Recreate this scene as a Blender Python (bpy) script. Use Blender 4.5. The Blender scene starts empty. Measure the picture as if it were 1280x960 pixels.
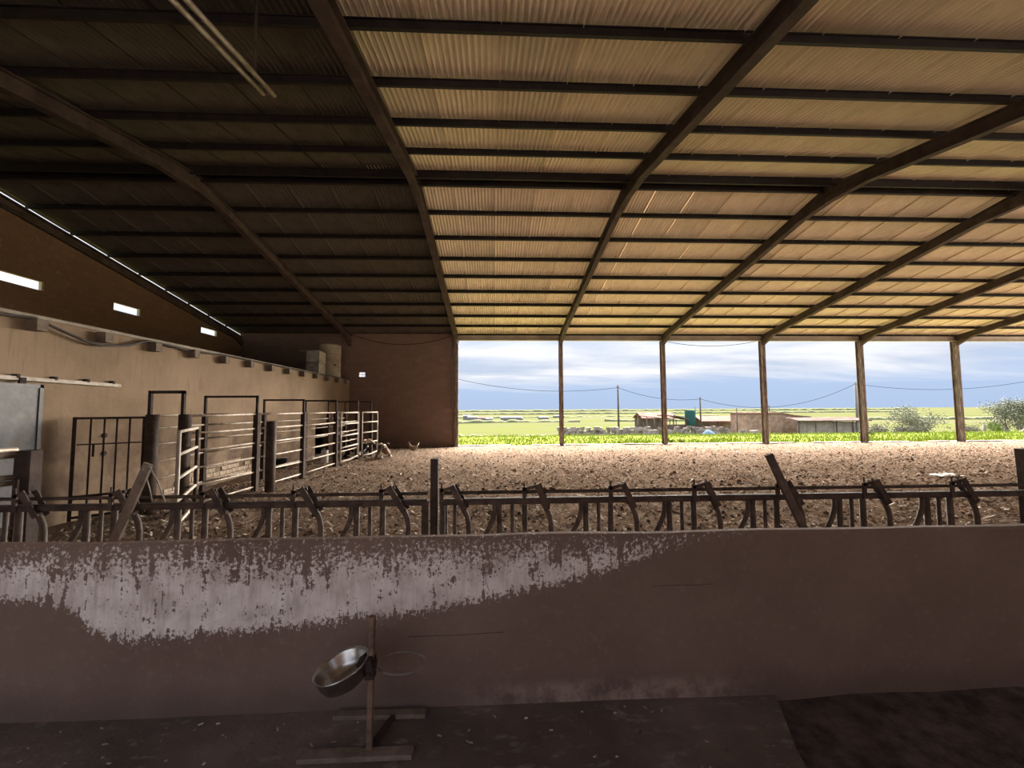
import bpy, bmesh, math, random
from mathutils import Vector, Matrix, noise
from math import sin, cos, pi, radians, sqrt

# ------------------------------------------------------------------ camera, sky, exposure
scene = bpy.context.scene
scene.cycles.diffuse_bounces = 8
COL = scene.collection

cam_data = bpy.data.cameras.new('camera')
cam_data.sensor_width = 36.0
cam_data.lens = 510.0 / 1280.0 * 36.0
cam_data.clip_start = 0.05
cam_data.clip_end = 20000
cam = bpy.data.objects.new('camera', cam_data)
COL.objects.link(cam)
cam.matrix_world = (Matrix.Translation((0, 0, 1.75)) @ Matrix.Rotation(radians(-2.49), 4, 'Z')
                    @ Matrix.Rotation(radians(90 + 3.51), 4, 'X') @ Matrix.Rotation(radians(-0.32), 4, 'Z'))
scene.camera = cam

vs = scene.view_settings
vs.view_transform = 'Standard'
vs.look = 'None'
vs.exposure = 0.9
vs.gamma = 1.0
vs.use_curve_mapping = False

SKY = 0.54      # brightness of the overcast sky


def build_world():
    w = bpy.data.worlds.new('overcast_sky')
    scene.world = w
    w.use_nodes = True
    nt = w.node_tree
    N, L = nt.nodes, nt.links
    N.clear()
    out = N.new('ShaderNodeOutputWorld')
    bg = N.new('ShaderNodeBackground')
    tc = N.new('ShaderNodeTexCoord')
    sep = N.new('ShaderNodeSeparateXYZ')
    L.new(tc.outputs['Generated'], sep.inputs[0])

    def M(op, a, b=None, c=None, clamp=False):
        n = N.new('ShaderNodeMath')
        n.operation = op
        n.use_clamp = clamp
        for i, v in enumerate((a, b, c)):
            if v is None:
                continue
            if isinstance(v, (int, float)):
                n.inputs[i].default_value = v
            else:
                L.new(v, n.inputs[i])
        return n.outputs[0]

    zc = M('MAXIMUM', sep.outputs[2], 0.0)
    den = M('ADD', zc, 0.10)
    cx = M('DIVIDE', sep.outputs[0], den)
    cy = M('DIVIDE', sep.outputs[1], den)
    cmb = N.new('ShaderNodeCombineXYZ')
    L.new(M('MULTIPLY', cx, 0.55), cmb.inputs[0])
    L.new(M('MULTIPLY', cy, 1.25), cmb.inputs[1])
    no = N.new('ShaderNodeTexNoise')
    no.inputs['Scale'].default_value = 0.9
    no.inputs['Detail'].default_value = 7
    no.inputs['Roughness'].default_value = 0.55
    no.inputs['Distortion'].default_value = 0.3
    L.new(cmb.outputs[0], no.inputs['Vector'])
    cr = N.new('ShaderNodeValToRGB')
    L.new(no.outputs[0], cr.inputs[0])
    e = cr.color_ramp.elements
    e[0].position, e[0].color = 0.36, (0.53, 0.61, 0.76, 1)
    e[1].position, e[1].color = 0.60, (0.90, 0.91, 0.95, 1)
    m = e.new(0.47)
    m.color = (0.70, 0.74, 0.83, 1)
    # rain-blue band low over the horizon
    mr = N.new('ShaderNodeMapRange')
    mr.inputs[1].default_value = 0.045
    mr.inputs[2].default_value = 0.085
    L.new(M('ADD', sep.outputs[2], M('MULTIPLY', M('SUBTRACT', no.outputs[0], 0.5), 0.07)), mr.inputs[0])
    mx = N.new('ShaderNodeMix')
    mx.data_type = 'RGBA'
    L.new(mr.outputs[0], mx.inputs[0])
    mx.inputs[6].default_value = (0.47, 0.60, 0.84, 1)
    L.new(cr.outputs[0], mx.inputs[7])
    L.new(mx.outputs[2], bg.inputs[0])
    # overcast sky: dark rain cloud low down, several times brighter overhead
    st = M('MULTIPLY', M('ADD', M('ADD', M('MULTIPLY', zc, 1.0), M('MULTIPLY', M('MULTIPLY', zc, zc), 4.0)), 1.0), SKY)
    L.new(st, bg.inputs[1])
    L.new(bg.outputs[0], out.inputs[0])


build_world()

# hazy sun behind thin cloud, high over the open side of the barn
sun_data = bpy.data.lights.new('hazy_sun', 'SUN')
sun_data.energy = 32.0
sun_data.angle = radians(80)
sun_data.color = (1.0, 0.93, 0.82)
sun = bpy.data.objects.new('hazy_sun', sun_data)
COL.objects.link(sun)
SUN_FROM = Vector((0.75, 1.5, 0.95))      # direction towards the sun
sun.rotation_euler = SUN_FROM.to_track_quat('Z', 'Y').to_euler()
random.seed(7)

# ------------------------------------------------------------------ helpers
def hexlin(r, g, b):
    f = lambda c: (c / 255 / 12.92) if c / 255 <= 0.04045 else ((c / 255 + 0.055) / 1.055) ** 2.4
    return (f(r), f(g), f(b), 1)


class NT:
    def __init__(self, name, rough=0.8, metal=0.0, spec=0.3):
        self.m = bpy.data.materials.new(name)
        self.m.use_nodes = True
        self.nt = self.m.node_tree
        self.N, self.L = self.nt.nodes, self.nt.links
        self.b = self.N['Principled BSDF']
        self.b.inputs['Roughness'].default_value = rough
        self.b.inputs['Metallic'].default_value = metal
        self.b.inputs['Specular IOR Level'].default_value = spec
        tc = self.N.new('ShaderNodeTexCoord')
        self.co = tc.outputs['Object']

    def link(self, v, sock):
        if isinstance(v, (int, float)):
            sock.default_value = v
        elif isinstance(v, tuple):
            sock.default_value = v
        else:
            self.L.new(v, sock)

    def math(self, op, a, b=None, c=None, clamp=False):
        n = self.N.new('ShaderNodeMath')
        n.operation = op
        n.use_clamp = clamp
        for i, v in enumerate((a, b, c)):
            if v is not None:
                self.link(v, n.inputs[i])
        return n.outputs[0]

    def map(self, scale=(1, 1, 1), loc=(0, 0, 0), vec=None):
        n = self.N.new('ShaderNodeMapping')
        n.inputs['Scale'].default_value = scale
        n.inputs['Location'].default_value = loc
        self.L.new(vec or self.co, n.inputs[0])
        return n.outputs[0]

    def noise(self, scale, detail=5, rough=0.6, vec=None, dist=0.0):
        n = self.N.new('ShaderNodeTexNoise')
        n.inputs['Scale'].default_value = scale
        n.inputs['Detail'].default_value = detail
        n.inputs['Roughness'].default_value = rough
        n.inputs['Distortion'].default_value = dist
        self.L.new(vec or self.co, n.inputs['Vector'])
        return n.outputs[0]

    def voronoi(self, scale, vec=None, out='Color'):
        n = self.N.new('ShaderNodeTexVoronoi')
        n.inputs['Scale'].default_value = scale
        self.L.new(vec or self.co, n.inputs['Vector'])
        return n.outputs[out]

    def ramp(self, fac, stops):
        n = self.N.new('ShaderNodeValToRGB')
        self.L.new(fac, n.inputs[0])
        el = n.color_ramp.elements
        el[0].position, el[0].color = stops[0]
        el[1].position, el[1].color = stops[-1]
        for p, c in stops[1:-1]:
            k = el.new(p)
            k.color = c
        return n.outputs[0]

    def step(self, v, lo, hi):
        n = self.N.new('ShaderNodeMapRange')
        n.inputs[1].default_value = lo
        n.inputs[2].default_value = hi
        self.L.new(v, n.inputs[0])
        return n.outputs[0]

    def mix(self, fac, a, b, blend='MIX'):
        n = self.N.new('ShaderNodeMix')
        n.data_type = 'RGBA'
        n.blend_type = blend
        self.link(fac, n.inputs[0])
        self.link(a, n.inputs[6])
        self.link(b, n.inputs[7])
        return n.outputs[2]

    def xyz(self, vec=None):
        n = self.N.new('ShaderNodeSeparateXYZ')
        self.L.new(vec or self.co, n.inputs[0])
        return n.outputs

    def bump(self, h, strength=0.4, dist=0.02):
        n = self.N.new('ShaderNodeBump')
        n.inputs['Strength'].default_value = strength
        n.inputs['Distance'].default_value = dist
        self.L.new(h, n.inputs['Height'])
        self.L.new(n.outputs[0], self.b.inputs['Normal'])

    def done(self, color):
        self.link(color, self.b.inputs['Base Color'])
        return self.m


def simple(name, c1, c2, scale=6, rough=0.8, metal=0.0, bump=0.25, spec=0.2, lo=0.35, hi=0.65):
    if name.startswith('far_') or name in ('faded_pink_roof', 'dry_stone', 'blue_tarp', 'weathered_pole', 'concrete_pole', 'teal_tank'):
        spec = 0.0
    t = NT(name, rough, metal, spec)
    n = t.noise(scale, 6, 0.65)
    if bump:
        t.bump(t.noise(scale * 6, 4), bump, 0.01)
    return t.done(t.ramp(n, [(lo, c1), (hi, c2)]))


def worldco(t):
    g = t.N.new('ShaderNodeNewGeometry')
    t.co = g.outputs['Position']
    return g


MAT = {}


class MB:
    """collects shapes for ONE mesh object"""

    def __init__(self):
        self.v, self.f, self.s = [], [], []

    def add(self, vs_, fs, smooth=False):
        o = len(self.v)
        self.v += [tuple(p) for p in vs_]
        self.f += [tuple(i + o for i in f) for f in fs]
        self.s += [smooth] * len(fs)
        return self

    def box(self, lo, hi):
        x0, y0, z0 = lo
        x1, y1, z1 = hi
        return self.add([(x0, y0, z0), (x1, y0, z0), (x1, y1, z0), (x0, y1, z0), (x0, y0, z1), (x1, y0, z1), (x1, y1, z1), (x0, y1, z1)],
                        [(0, 3, 2, 1), (4, 5, 6, 7), (0, 1, 5, 4), (1, 2, 6, 5), (2, 3, 7, 6), (3, 0, 4, 7)])

    def beam(self, p0, p1, w, h, up=(0, 0, 1), chamfer=0.0):
        """bar from p0 to p1; w across, h along the up direction"""
        p0, p1, up = Vector(p0), Vector(p1), Vector(up)
        d = (p1 - p0).normalized()
        s = d.cross(up)
        if s.length < 1e-4:
            s = d.cross(Vector((1, 0, 0)))
        s.normalize()
        u = s.cross(d)
        a, b = w / 2, h / 2
        if chamfer:
            c = chamfer
            prof = [(-a + c, -b), (a - c, -b), (a, -b + c), (a, b - c), (a - c, b), (-a + c, b), (-a, b - c), (-a, -b + c)]
        else:
            prof = [(-a, -b), (a, -b), (a, b), (-a, b)]
        return self.prism(prof, p0, p1, s, u)

    def prism(self, prof, p0, p1, s, u):
        p0, p1 = Vector(p0), Vector(p1)
        n = len(prof)
        vv = [p0 + s * x + u * y for x, y in prof] + [p1 + s * x + u * y for x, y in prof]
        ff = [tuple(range(n))[::-1], tuple(range(n, 2 * n))]
        ff += [(i, (i + 1) % n, n + (i + 1) % n, n + i) for i in range(n)]
        return self.add(vv, ff)

    def ibeam(self, p0, p1, w, h, tf=0.014, tw=0.012, up=(0, 0, 1)):
        p0, p1, up = Vector(p0), Vector(p1), Vector(up)
        d = (p1 - p0).normalized()
        s = d.cross(up).normalized()
        u = s.cross(d)
        a, b, t = w / 2, h / 2, tw / 2
        prof = [(-a, -b), (a, -b), (a, -b + tf), (t, -b + tf), (t, b - tf), (a, b - tf), (a, b), (-a, b), (-a, b - tf), (-t, b - tf), (-t, -b + tf), (-a, -b + tf)]
        return self.prism(prof, p0, p1, s, u)

    def path(self, pts, r, n=8, closed=False, cap=True):
        pts = [Vector(p) for p in pts]
        m = len(pts)
        rs = r if isinstance(r, (list, tuple)) else [r] * m
        vv = []
        ref = None
        for i, p in enumerate(pts):
            if closed:
                d = pts[(i + 1) % m] - pts[i - 1]
            else:
                d = pts[min(i + 1, m - 1)] - pts[max(i - 1, 0)]
            d.normalize()
            if ref is None:
                ref = Vector((0, 0, 1)) if abs(d.z) < 0.9 else Vector((1, 0, 0))
            s = d.cross(ref)
            s.normalize()
            u = s.cross(d).normalized()
            ref = u
            for k in range(n):
                a = 2 * pi * k / n
                vv.append(p + (s * cos(a) + u * sin(a)) * rs[i])
        ff = []
        rng = m if closed else m - 1
        for i in range(rng):
            j = (i + 1) % m
            for k in range(n):
                ff.append((i * n + k, i * n + (k + 1) % n, j * n + (k + 1) % n, j * n + k))
        self.add(vv, ff, True)
        if cap and not closed:
            o = len(self.v) - len(vv)
            self.f += [tuple(o + k for k in range(n))[::-1], tuple(o + (m - 1) * n + k for k in range(n))]
            self.s += [False, False]
        return self

    def lathe(self, prof, n=32, center=(0, 0, 0)):
        cx, cy, cz = center
        vv = []
        for r, z in prof:
            for k in range(n):
                a = 2 * pi * k / n
                vv.append((cx + r * cos(a), cy + r * sin(a), cz + z))
        ff = []
        for i in range(len(prof) - 1):
            for k in range(n):
                ff.append((i * n + k, i * n + (k + 1) % n, (i + 1) * n + (k + 1) % n, (i + 1) * n + k))
        self.add(vv, ff, True)
        return self

    def poly(self, pts):
        return self.add(pts, [tuple(range(len(pts)))])

    def slab(self, outline, axis, a, b):
        """closed outline in two dims extruded along axis from a to b (axis 'x': outline is (y,z); 'y': (x,z); 'z': (x,y))"""
        mk = {'x': lambda p, t: (t, p[0], p[1]), 'y': lambda p, t: (p[0], t, p[1]), 'z': lambda p, t: (p[0], p[1], t)}[axis]
        n = len(outline)
        vv = [mk(p, a) for p in outline] + [mk(p, b) for p in outline]
        ff = [tuple(range(n))[::-1], tuple(range(n, 2 * n))] + [(i, (i + 1) % n, n + (i + 1) % n, n + i) for i in range(n)]
        return self.add(vv, ff)

    def mesh(self, name, mat):
        me = bpy.data.meshes.new(name)
        me.from_pydata([tuple(p) for p in self.v], [], self.f)
        me.polygons.foreach_set('use_smooth', self.s)
        bm = bmesh.new()
        bm.from_mesh(me)
        bmesh.ops.recalc_face_normals(bm, faces=bm.faces)
        bm.to_mesh(me)
        bm.free()
        me.update()
        if mat:
            me.materials.append(MAT[mat])
        return me

    def build(self, name, mat, parent=None, loc=None, raw=False):
        if raw:
            me = bpy.data.meshes.new(name)
            me.from_pydata([tuple(p) for p in self.v], [], self.f)
            me.polygons.foreach_set('use_smooth', self.s)
            me.materials.append(MAT[mat])
        else:
            me = self.mesh(name, mat)
        return link(name, me, parent, loc)


def link(name, me, parent=None, loc=None):
    o = bpy.data.objects.new(name, me)
    COL.objects.link(o)
    if parent is not None:
        o.parent = parent
    if loc is not None:
        o.location = loc
    return o


def tag(o, label=None, cat=None, group=None, kind=None):
    if label:
        o['label'] = label
    if cat:
        o['category'] = cat
    if group:
        o['group'] = group
    if kind:
        o['kind'] = kind
    return o


def empty(name, loc=(0, 0, 0), label=None, cat=None, group=None, kind=None, rz=0):
    o = bpy.data.objects.new(name, None)
    o.empty_display_size = 0.2
    COL.objects.link(o)
    o.location = loc
    o.rotation_euler = (0, 0, rz)
    return tag(o, label, cat, group, kind)


def rnd(a, b):
    return random.uniform(a, b)


# ------------------------------------------------------------------ materials
def make_materials():
    # fibre-cement roof sheets
    t = NT('fibre_cement_sheet', 0.9)
    oi = t.N.new('ShaderNodeObjectInfo')
    n = t.noise(1.3, 6, 0.6)
    n2 = t.noise(5, 5, 0.65, t.map((1, 0.5, 1)))
    c = t.ramp(n, [(0.3, (0.68, 0.565, 0.425, 1)), (0.7, (0.80, 0.675, 0.52, 1))])
    c = t.mix(t.step(n2, 0.5, 0.95), c, (0.50, 0.42, 0.30, 1))
    v = t.math('MULTIPLY_ADD', oi.outputs['Random'], 0.25, 0.85)
    c = t.mix(1.0, c, t.ramp(v, [(0.0, (0, 0, 0, 1)), (1.0, (1, 1, 1, 1))]), 'MULTIPLY')
    MAT['sheet'] = t.done(c)
    t = NT('dark_fibre_cement_sheet', 0.95, 0, 0.1)  # darker sheet tone for the closed left bays
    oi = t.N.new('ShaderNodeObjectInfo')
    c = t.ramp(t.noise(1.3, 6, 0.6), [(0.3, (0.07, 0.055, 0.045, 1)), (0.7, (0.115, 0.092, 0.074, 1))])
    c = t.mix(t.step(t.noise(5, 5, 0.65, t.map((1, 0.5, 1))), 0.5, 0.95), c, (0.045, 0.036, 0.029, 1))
    MAT['sheet_dark'] = t.done(c)

    MAT['purlin'] = simple('purlin_dark_steel', (0.014, 0.010, 0.010, 1), (0.028, 0.020, 0.018, 1), 4, 0.7)
    MAT['rafter'] = simple('rafter_red_oxide', (0.045, 0.029, 0.026, 1), (0.085, 0.058, 0.05, 1), 3, 0.75, spec=0.1)

    t = NT('weathered_column_steel', 0.6)
    worldco(t)
    n = t.noise(5, 6, 0.7, t.map((3, 3, 0.5)))
    c = t.ramp(n, [(0.32, (0.05, 0.034, 0.028, 1)), (0.5, (0.16, 0.118, 0.095, 1)), (0.68, (0.34, 0.29, 0.26, 1))])
    MAT['column'] = t.done(c)
    MAT['fascia'] = simple('fascia_grey_brown', (0.26, 0.22, 0.20, 1), (0.38, 0.33, 0.30, 1), 1.5, 0.7)

    # feed wall: brown cement render with a ragged patch of old limewash
    t = NT('feed_wall_render', 0.9, 0, 0.2)
    worldco(t)
    X, Y, Z = t.xyz()[:3]
    fc = t.N.new('ShaderNodeFloatCurve')
    cu = fc.mapping.curves[0]

    def zc(z):
        return (z - 0.5) / 0.7
    # lower edge of the whitewash along the wall (x mapped from -3.5..2.5 m to 0..1)
    low = [(-3.5, 0.80), (-2.45, 0.79), (-2.2, 0.75), (-1.9, 0.585), (-1.4, 0.60), (-0.9, 0.63), (-0.55, 0.66), (0.0, 0.74), (0.5, 0.84), (0.85, 0.955), (1.2, 1.04), (2.5, 1.2)]
    pts = [((x + 3.5) / 6.0, zc(z)) for x, z in low]
    cu.points[0].location = pts[0]
    cu.points[1].location = pts[-1]
    for p in pts[1:-1]:
        cu.points.new(*p)
    fc.mapping.update()
    t.L.new(t.math('DIVIDE', t.math('ADD', X, 3.5), 6.0, clamp=True), fc.inputs[1])
    zlow = t.math('MULTIPLY_ADD', fc.outputs[0], 0.7, 0.5)
    fine = t.noise(52, 6, 0.72)
    coarse = t.noise(9, 6, 0.7)
    streak = t.noise(8, 5, 0.65, t.map((3.2, 1, 0.35)))
    big = t.noise(2.2, 4, 0.55)
    lowd = t.math('DIVIDE', t.math('ADD', t.math('SUBTRACT', Z, zlow), t.math('MULTIPLY', t.math('SUBTRACT', coarse, 0.5), 0.10)), 0.055)
    topz = t.math('MULTIPLY_ADD', t.math('SUBTRACT', streak, 0.5), 0.30, t.math('MULTIPLY_ADD', t.math('SUBTRACT', big, 0.5), 0.16, 1.0))
    topd = t.math('DIVIDE', t.math('SUBTRACT', topz, Z), 0.20)
    inside = t.math('MINIMUM', t.math('MINIMUM', lowd, topd), 1.0)
    worn = t.math('MULTIPLY', t.math('MAXIMUM', t.math('SUBTRACT', t.math('ADD', streak, t.math('MULTIPLY', coarse, 0.7)), 0.86), 0.0), 3.6)
    v = t.math('ADD', t.math('SUBTRACT', t.math('MULTIPLY', inside, 0.22), t.math('MULTIPLY', worn, 0.5)), t.math('SUBTRACT', 0.5, fine))
    lime = t.step(v, -0.02, 0.06)
    base = t.ramp(t.noise(1.6, 6, 0.6), [(0.3, (0.16, 0.105, 0.088, 1)), (0.7, (0.21, 0.145, 0.12, 1))])
    base = t.mix(t.step(t.noise(30, 3), 0.55, 1.0), base, (0.25, 0.185, 0.155, 1))
    damp = t.step(t.math('ADD', Z, t.math('MULTIPLY', big, 0.25)), 0.50, 0.36)
    base = t.mix(t.math('MULTIPLY', damp, 0.45), base, (0.075, 0.06, 0.055, 1))
    heel = t.math('MULTIPLY', t.step(t.math('ADD', Z, t.math('MULTIPLY', t.math('SUBTRACT', coarse, 0.5), 0.10)), 0.33, 0.28), t.math('MULTIPLY', t.step(X, -0.3, 0.3), t.step(X, 1.5, 1.0)))
    base = t.mix(t.math('MULTIPLY', heel, t.step(coarse, 0.40, 0.6)), base, (0.30, 0.225, 0.19, 1))
    limec = t.ramp(t.math('MULTIPLY_ADD', streak, 0.5, t.math('MULTIPLY', t.noise(7, 5), 0.5)), [(0.36, (0.46, 0.39, 0.365, 1)), (0.5, (0.68, 0.605, 0.585, 1)), (0.64, (0.84, 0.77, 0.75, 1))])
    t.bump(t.math('ADD', t.noise(40, 5), t.math('MULTIPLY', lime, 0.8)), 0.35, 0.006)
    MAT['feed_wall'] = t.done(t.mix(lime, base, limec))

    # passage concrete
    t = NT('passage_concrete', 0.85, 0, 0.25)
    worldco(t)
    n = t.noise(1.1, 6, 0.65)
    c = t.ramp(n, [(0.3, (0.075, 0.058, 0.053, 1)), (0.5, (0.14, 0.11, 0.10, 1)), (0.72, (0.22, 0.175, 0.16, 1))])
    c = t.mix(t.step(t.noise(7, 6, 0.7, t.map((1, 2.2, 1))), 0.56, 0.72), c, (0.27, 0.235, 0.22, 1))
    t.bump(t.noise(22, 6, 0.7), 0.5, 0.012)
    MAT['concrete'] = t.done(c)
    MAT['bounce_apron'] = simple('pale_bounce_apron', (0.38, 0.34, 0.30, 1), (0.50, 0.45, 0.40, 1), 0.5, 0.9)  # unseen ground, kept pale to throw light back inside
    MAT['earth'] = simple('dark_earth', (0.045, 0.033, 0.030, 1), (0.12, 0.09, 0.08, 1), 9, 0.95, bump=0.8)

    # yard soil with dung and straw
    t = NT('trampled_yard', 0.95, 0, 0.0)
    worldco(t)
    n = t.noise(0.7, 5, 0.6)
    c = t.ramp(n, [(0.3, (0.164, 0.113, 0.082, 1)), (0.7, (0.238, 0.168, 0.125, 1))])
    n2 = t.noise(10, 6, 0.75)
    c = t.mix(t.step(n2, 0.56, 0.68), c, (0.328, 0.246, 0.189, 1))
    c = t.mix(t.math('MULTIPLY', t.step(n2, 0.46, 0.34), 0.7), c, (0.082, 0.056, 0.043, 1))
    c = t.mix(t.step(t.noise(34, 3, 0.6), 0.60, 0.70), c, (0.410, 0.328, 0.262, 1))
    t.bump(t.math('ADD', n2, t.noise(40, 4)), 0.7, 0.04)
    MAT['yard'] = t.done(c)
    # straw and wood chips: each piece its own tone
    t = NT('straw_chips', 0.85, 0, 0.1)
    g = t.N.new('ShaderNodeNewGeometry')
    MAT['chips'] = t.done(t.ramp(g.outputs['Random Per Island'], [(0.0, (0.082, 0.054, 0.041, 1)), (0.35, (0.221, 0.156, 0.115, 1)), (0.75, (0.394, 0.312, 0.246, 1)), (1.0, (0.640, 0.574, 0.508, 1))]))
    MAT['clod'] = simple('dung_clod', (0.070, 0.048, 0.037, 1), (0.148, 0.102, 0.078, 1), 12, 0.95, spec=0.0)

    # tan plaster of the low loft wall
    t = NT('tan_plaster', 0.92, 0, 0.2)
    worldco(t)
    n = t.noise(0.9, 6, 0.62)
    c = t.ramp(n, [(0.3, (0.191, 0.133, 0.087, 1)), (0.7, (0.283, 0.201, 0.136, 1))])
    st = t.noise(6, 5, 0.65, t.map((1, 3, 0.25)))
    c = t.mix(t.step(st, 0.55, 0.8), c, (0.153, 0.102, 0.072, 1))
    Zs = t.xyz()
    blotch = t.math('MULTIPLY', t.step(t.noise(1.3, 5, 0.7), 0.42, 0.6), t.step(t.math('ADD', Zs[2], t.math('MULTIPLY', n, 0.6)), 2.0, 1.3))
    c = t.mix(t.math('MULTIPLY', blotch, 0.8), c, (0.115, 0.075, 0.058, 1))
    c = t.mix(t.step(t.noise(28, 4), 0.62, 0.75), c, (0.215, 0.157, 0.114, 1))
    t.bump(t.noise(18, 6, 0.7), 0.4, 0.015)
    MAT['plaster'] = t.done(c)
    MAT['joist'] = simple('concrete_joist', (0.104, 0.076, 0.060, 1), (0.192, 0.148, 0.116, 1), 5)
    MAT['cap'] = simple('pale_mortar_cap', (0.231, 0.189, 0.147, 1), (0.336, 0.287, 0.231, 1), 5)

    # red-brown brick
    def brick(name, c1, c2, mort, sw):
        t = NT(name, 0.9, 0, 0.2)
        g = worldco(t)
        b = t.N.new('ShaderNodeTexBrick')
        cm = t.N.new('ShaderNodeCombineXYZ')
        x, y, z = t.xyz()[:3]
        t.L.new(y if sw else x, cm.inputs[0])
        t.L.new(z, cm.inputs[1])
        t.L.new(cm.outputs[0], b.inputs['Vector'])
        b.inputs['Color1'].default_value = c1
        b.inputs['Color2'].default_value = c2
        b.inputs['Mortar'].default_value = mort
        b.inputs['Scale'].default_value = 1.0
        b.inputs['Mortar Size'].default_value = 0.008
        b.inputs['Brick Width'].default_value = 0.4
        b.inputs['Row Height'].default_value = 0.2
        c = t.mix(t.math('MULTIPLY', t.noise(1.5, 6, 0.65), 0.8), b.outputs[0], tuple(x_ * 0.75 for x_ in c1[:3]) + (1,))
        c = t.mix(t.step(t.noise(9, 5, 0.7), 0.58, 0.75), c, tuple(min(1, x_ * 1.5) for x_ in c2[:3]) + (1,))
        t.bump(t.math('ADD', t.math('MULTIPLY', b.outputs[1], -0.6), t.noise(25, 4)), 0.4, 0.01)
        return t.done(c)
    MAT['brick_back'] = brick('brown_block_back', (0.218, 0.144, 0.116, 1), (0.266, 0.177, 0.144, 1), (0.201, 0.144, 0.118, 1), False)
    MAT['brick_side'] = brick('brown_block_gable', (0.175, 0.095, 0.059, 1), (0.203, 0.112, 0.070, 1), (0.140, 0.091, 0.066, 1), True)
    MAT['bare_brick'] = simple('exposed_brick', (0.33, 0.24, 0.17, 1), (0.50, 0.40, 0.31, 1), 8)

    # galvanised sheet
    t = NT('galvanised_sheet', 0.55, 0.3, 0.4)
    worldco(t)
    n = t.noise(9, 5, 0.7)
    MAT['galv'] = t.done(t.mix(t.step(t.noise(3, 5), 0.55, 0.75), t.ramp(n, [(0.3, (0.073, 0.071, 0.075, 1)), (0.7, (0.117, 0.114, 0.117, 1))]), (0.084, 0.067, 0.056, 1)))
    MAT['rail_white'] = simple('pale_rail', (0.340, 0.281, 0.230, 1), (0.510, 0.451, 0.391, 1), 9, 0.6)
    MAT['pipe'] = simple('worn_pipe', (0.208, 0.156, 0.120, 1), (0.440, 0.368, 0.304, 1), 8, 0.45, 0.35)
    MAT['dark_steel'] = simple('dark_painted_steel', (0.028, 0.02, 0.018, 1), (0.065, 0.046, 0.04, 1), 7, 0.8, 0.0, spec=0.1)
    MAT['rust_post'] = simple('rusty_round_post', (0.035, 0.024, 0.020, 1), (0.098, 0.066, 0.052, 1), 6, 0.7)
    MAT['feed_steel'] = simple('rusty_feed_barrier', (0.035, 0.025, 0.022, 1), (0.088, 0.061, 0.050, 1), 11, 0.75, 0.0, spec=0.15)
    MAT['feed_bar'] = simple('worn_feed_bar', (0.050, 0.036, 0.030, 1), (0.110, 0.083, 0.068, 1), 11, 0.75, 0.0, spec=0.15)
    MAT['old_wood'] = simple('old_dark_wood', (0.06, 0.045, 0.04, 1), (0.13, 0.095, 0.08, 1), 8, 0.85)
    MAT['pale_wood'] = simple('worn_wood', (0.091, 0.066, 0.052, 1), (0.175, 0.133, 0.108, 1), 9, 0.85)
    MAT['cable'] = simple('black_cable', (0.03, 0.025, 0.022, 1), (0.07, 0.055, 0.05, 1), 4, 0.6, bump=0)
    MAT['wire'] = simple('grey_wire', (0.02, 0.028, 0.034, 1), (0.035, 0.045, 0.055, 1), 4, 0.9, bump=0, spec=0.0)
    t = NT('stainless_bowl', 0.28, 1.0)
    t.b.inputs['Roughness'].default_value = 0.3
    MAT['stainless'] = t.done(t.ramp(t.noise(16, 5), [(0.3, (0.36, 0.34, 0.33, 1)), (0.7, (0.62, 0.6, 0.58, 1))]))
    MAT['stand'] = simple('rusty_stand', (0.11, 0.068, 0.05, 1), (0.24, 0.155, 0.115, 1), 14, 0.75)
    MAT['stand_foot'] = simple('dusty_timber_foot', (0.13, 0.095, 0.08, 1), (0.21, 0.165, 0.14, 1), 14, 0.85)
    MAT['hose'] = simple('grey_hose', (0.14, 0.115, 0.1, 1), (0.28, 0.24, 0.21, 1), 9, 0.5)
    MAT['tank'] = simple('grimy_fibre_tank', (0.22, 0.175, 0.135, 1), (0.40, 0.34, 0.27, 1), 2.2, 0.8)
    MAT['bale'] = simple('pale_block', (0.33, 0.29, 0.26, 1), (0.50, 0.45, 0.41, 1), 5, 0.85)
    MAT['white_plastic'] = simple('white_plastic', (0.62, 0.6, 0.57, 1), (0.82, 0.80, 0.77, 1), 7, 0.45)
    MAT['black_rubber'] = simple('black_rubber', (0.012, 0.012, 0.012, 1), (0.03, 0.03, 0.03, 1), 9, 0.6)
    MAT['grass'] = simple('bright_grass', (0.15, 0.19, 0.035, 1), (0.22, 0.25, 0.06, 1), 0.8, 0.9, bump=0, spec=0.0)
    t = NT('grass_blades', 0.8, 0, 0.0)
    g = t.N.new('ShaderNodeNewGeometry')
    MAT['blades'] = t.done(t.ramp(g.outputs['Random Per Island'], [(0.0, (0.14, 0.19, 0.03, 1)), (0.6, (0.20, 0.25, 0.05, 1)), (1.0, (0.27, 0.29, 0.09, 1))]))
    # plain of small fields
    t = NT('patchwork_fields', 0.95, 0, 0.0)
    worldco(t)
    v = t.voronoi(0.012, t.map((0.5, 1.6, 1)))
    sx = t.xyz(v)
    c = t.ramp(sx[0], [(0.0, (0.046, 0.058, 0.013, 1)), (0.35, (0.067, 0.075, 0.023, 1)), (0.7, (0.078, 0.079, 0.039, 1)), (1.0, (0.069, 0.067, 0.039, 1))])
    c = t.mix(t.step(t.noise(0.12, 8, 0.8, t.map((0.5, 1.2, 1))), 0.46, 0.62), c, (0.071, 0.069, 0.042, 1))
    c = t.mix(t.step(t.noise(0.02, 6, 0.75, t.map((0.4, 3, 1))), 0.56, 0.66), c, (0.044, 0.045, 0.028, 1))
    MAT['fields'] = t.done(c)
    MAT['hedge'] = simple('far_hedge', (0.103, 0.112, 0.066, 1), (0.181, 0.185, 0.119, 1), 0.3, 0.95, bump=0, spec=0.0)
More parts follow.
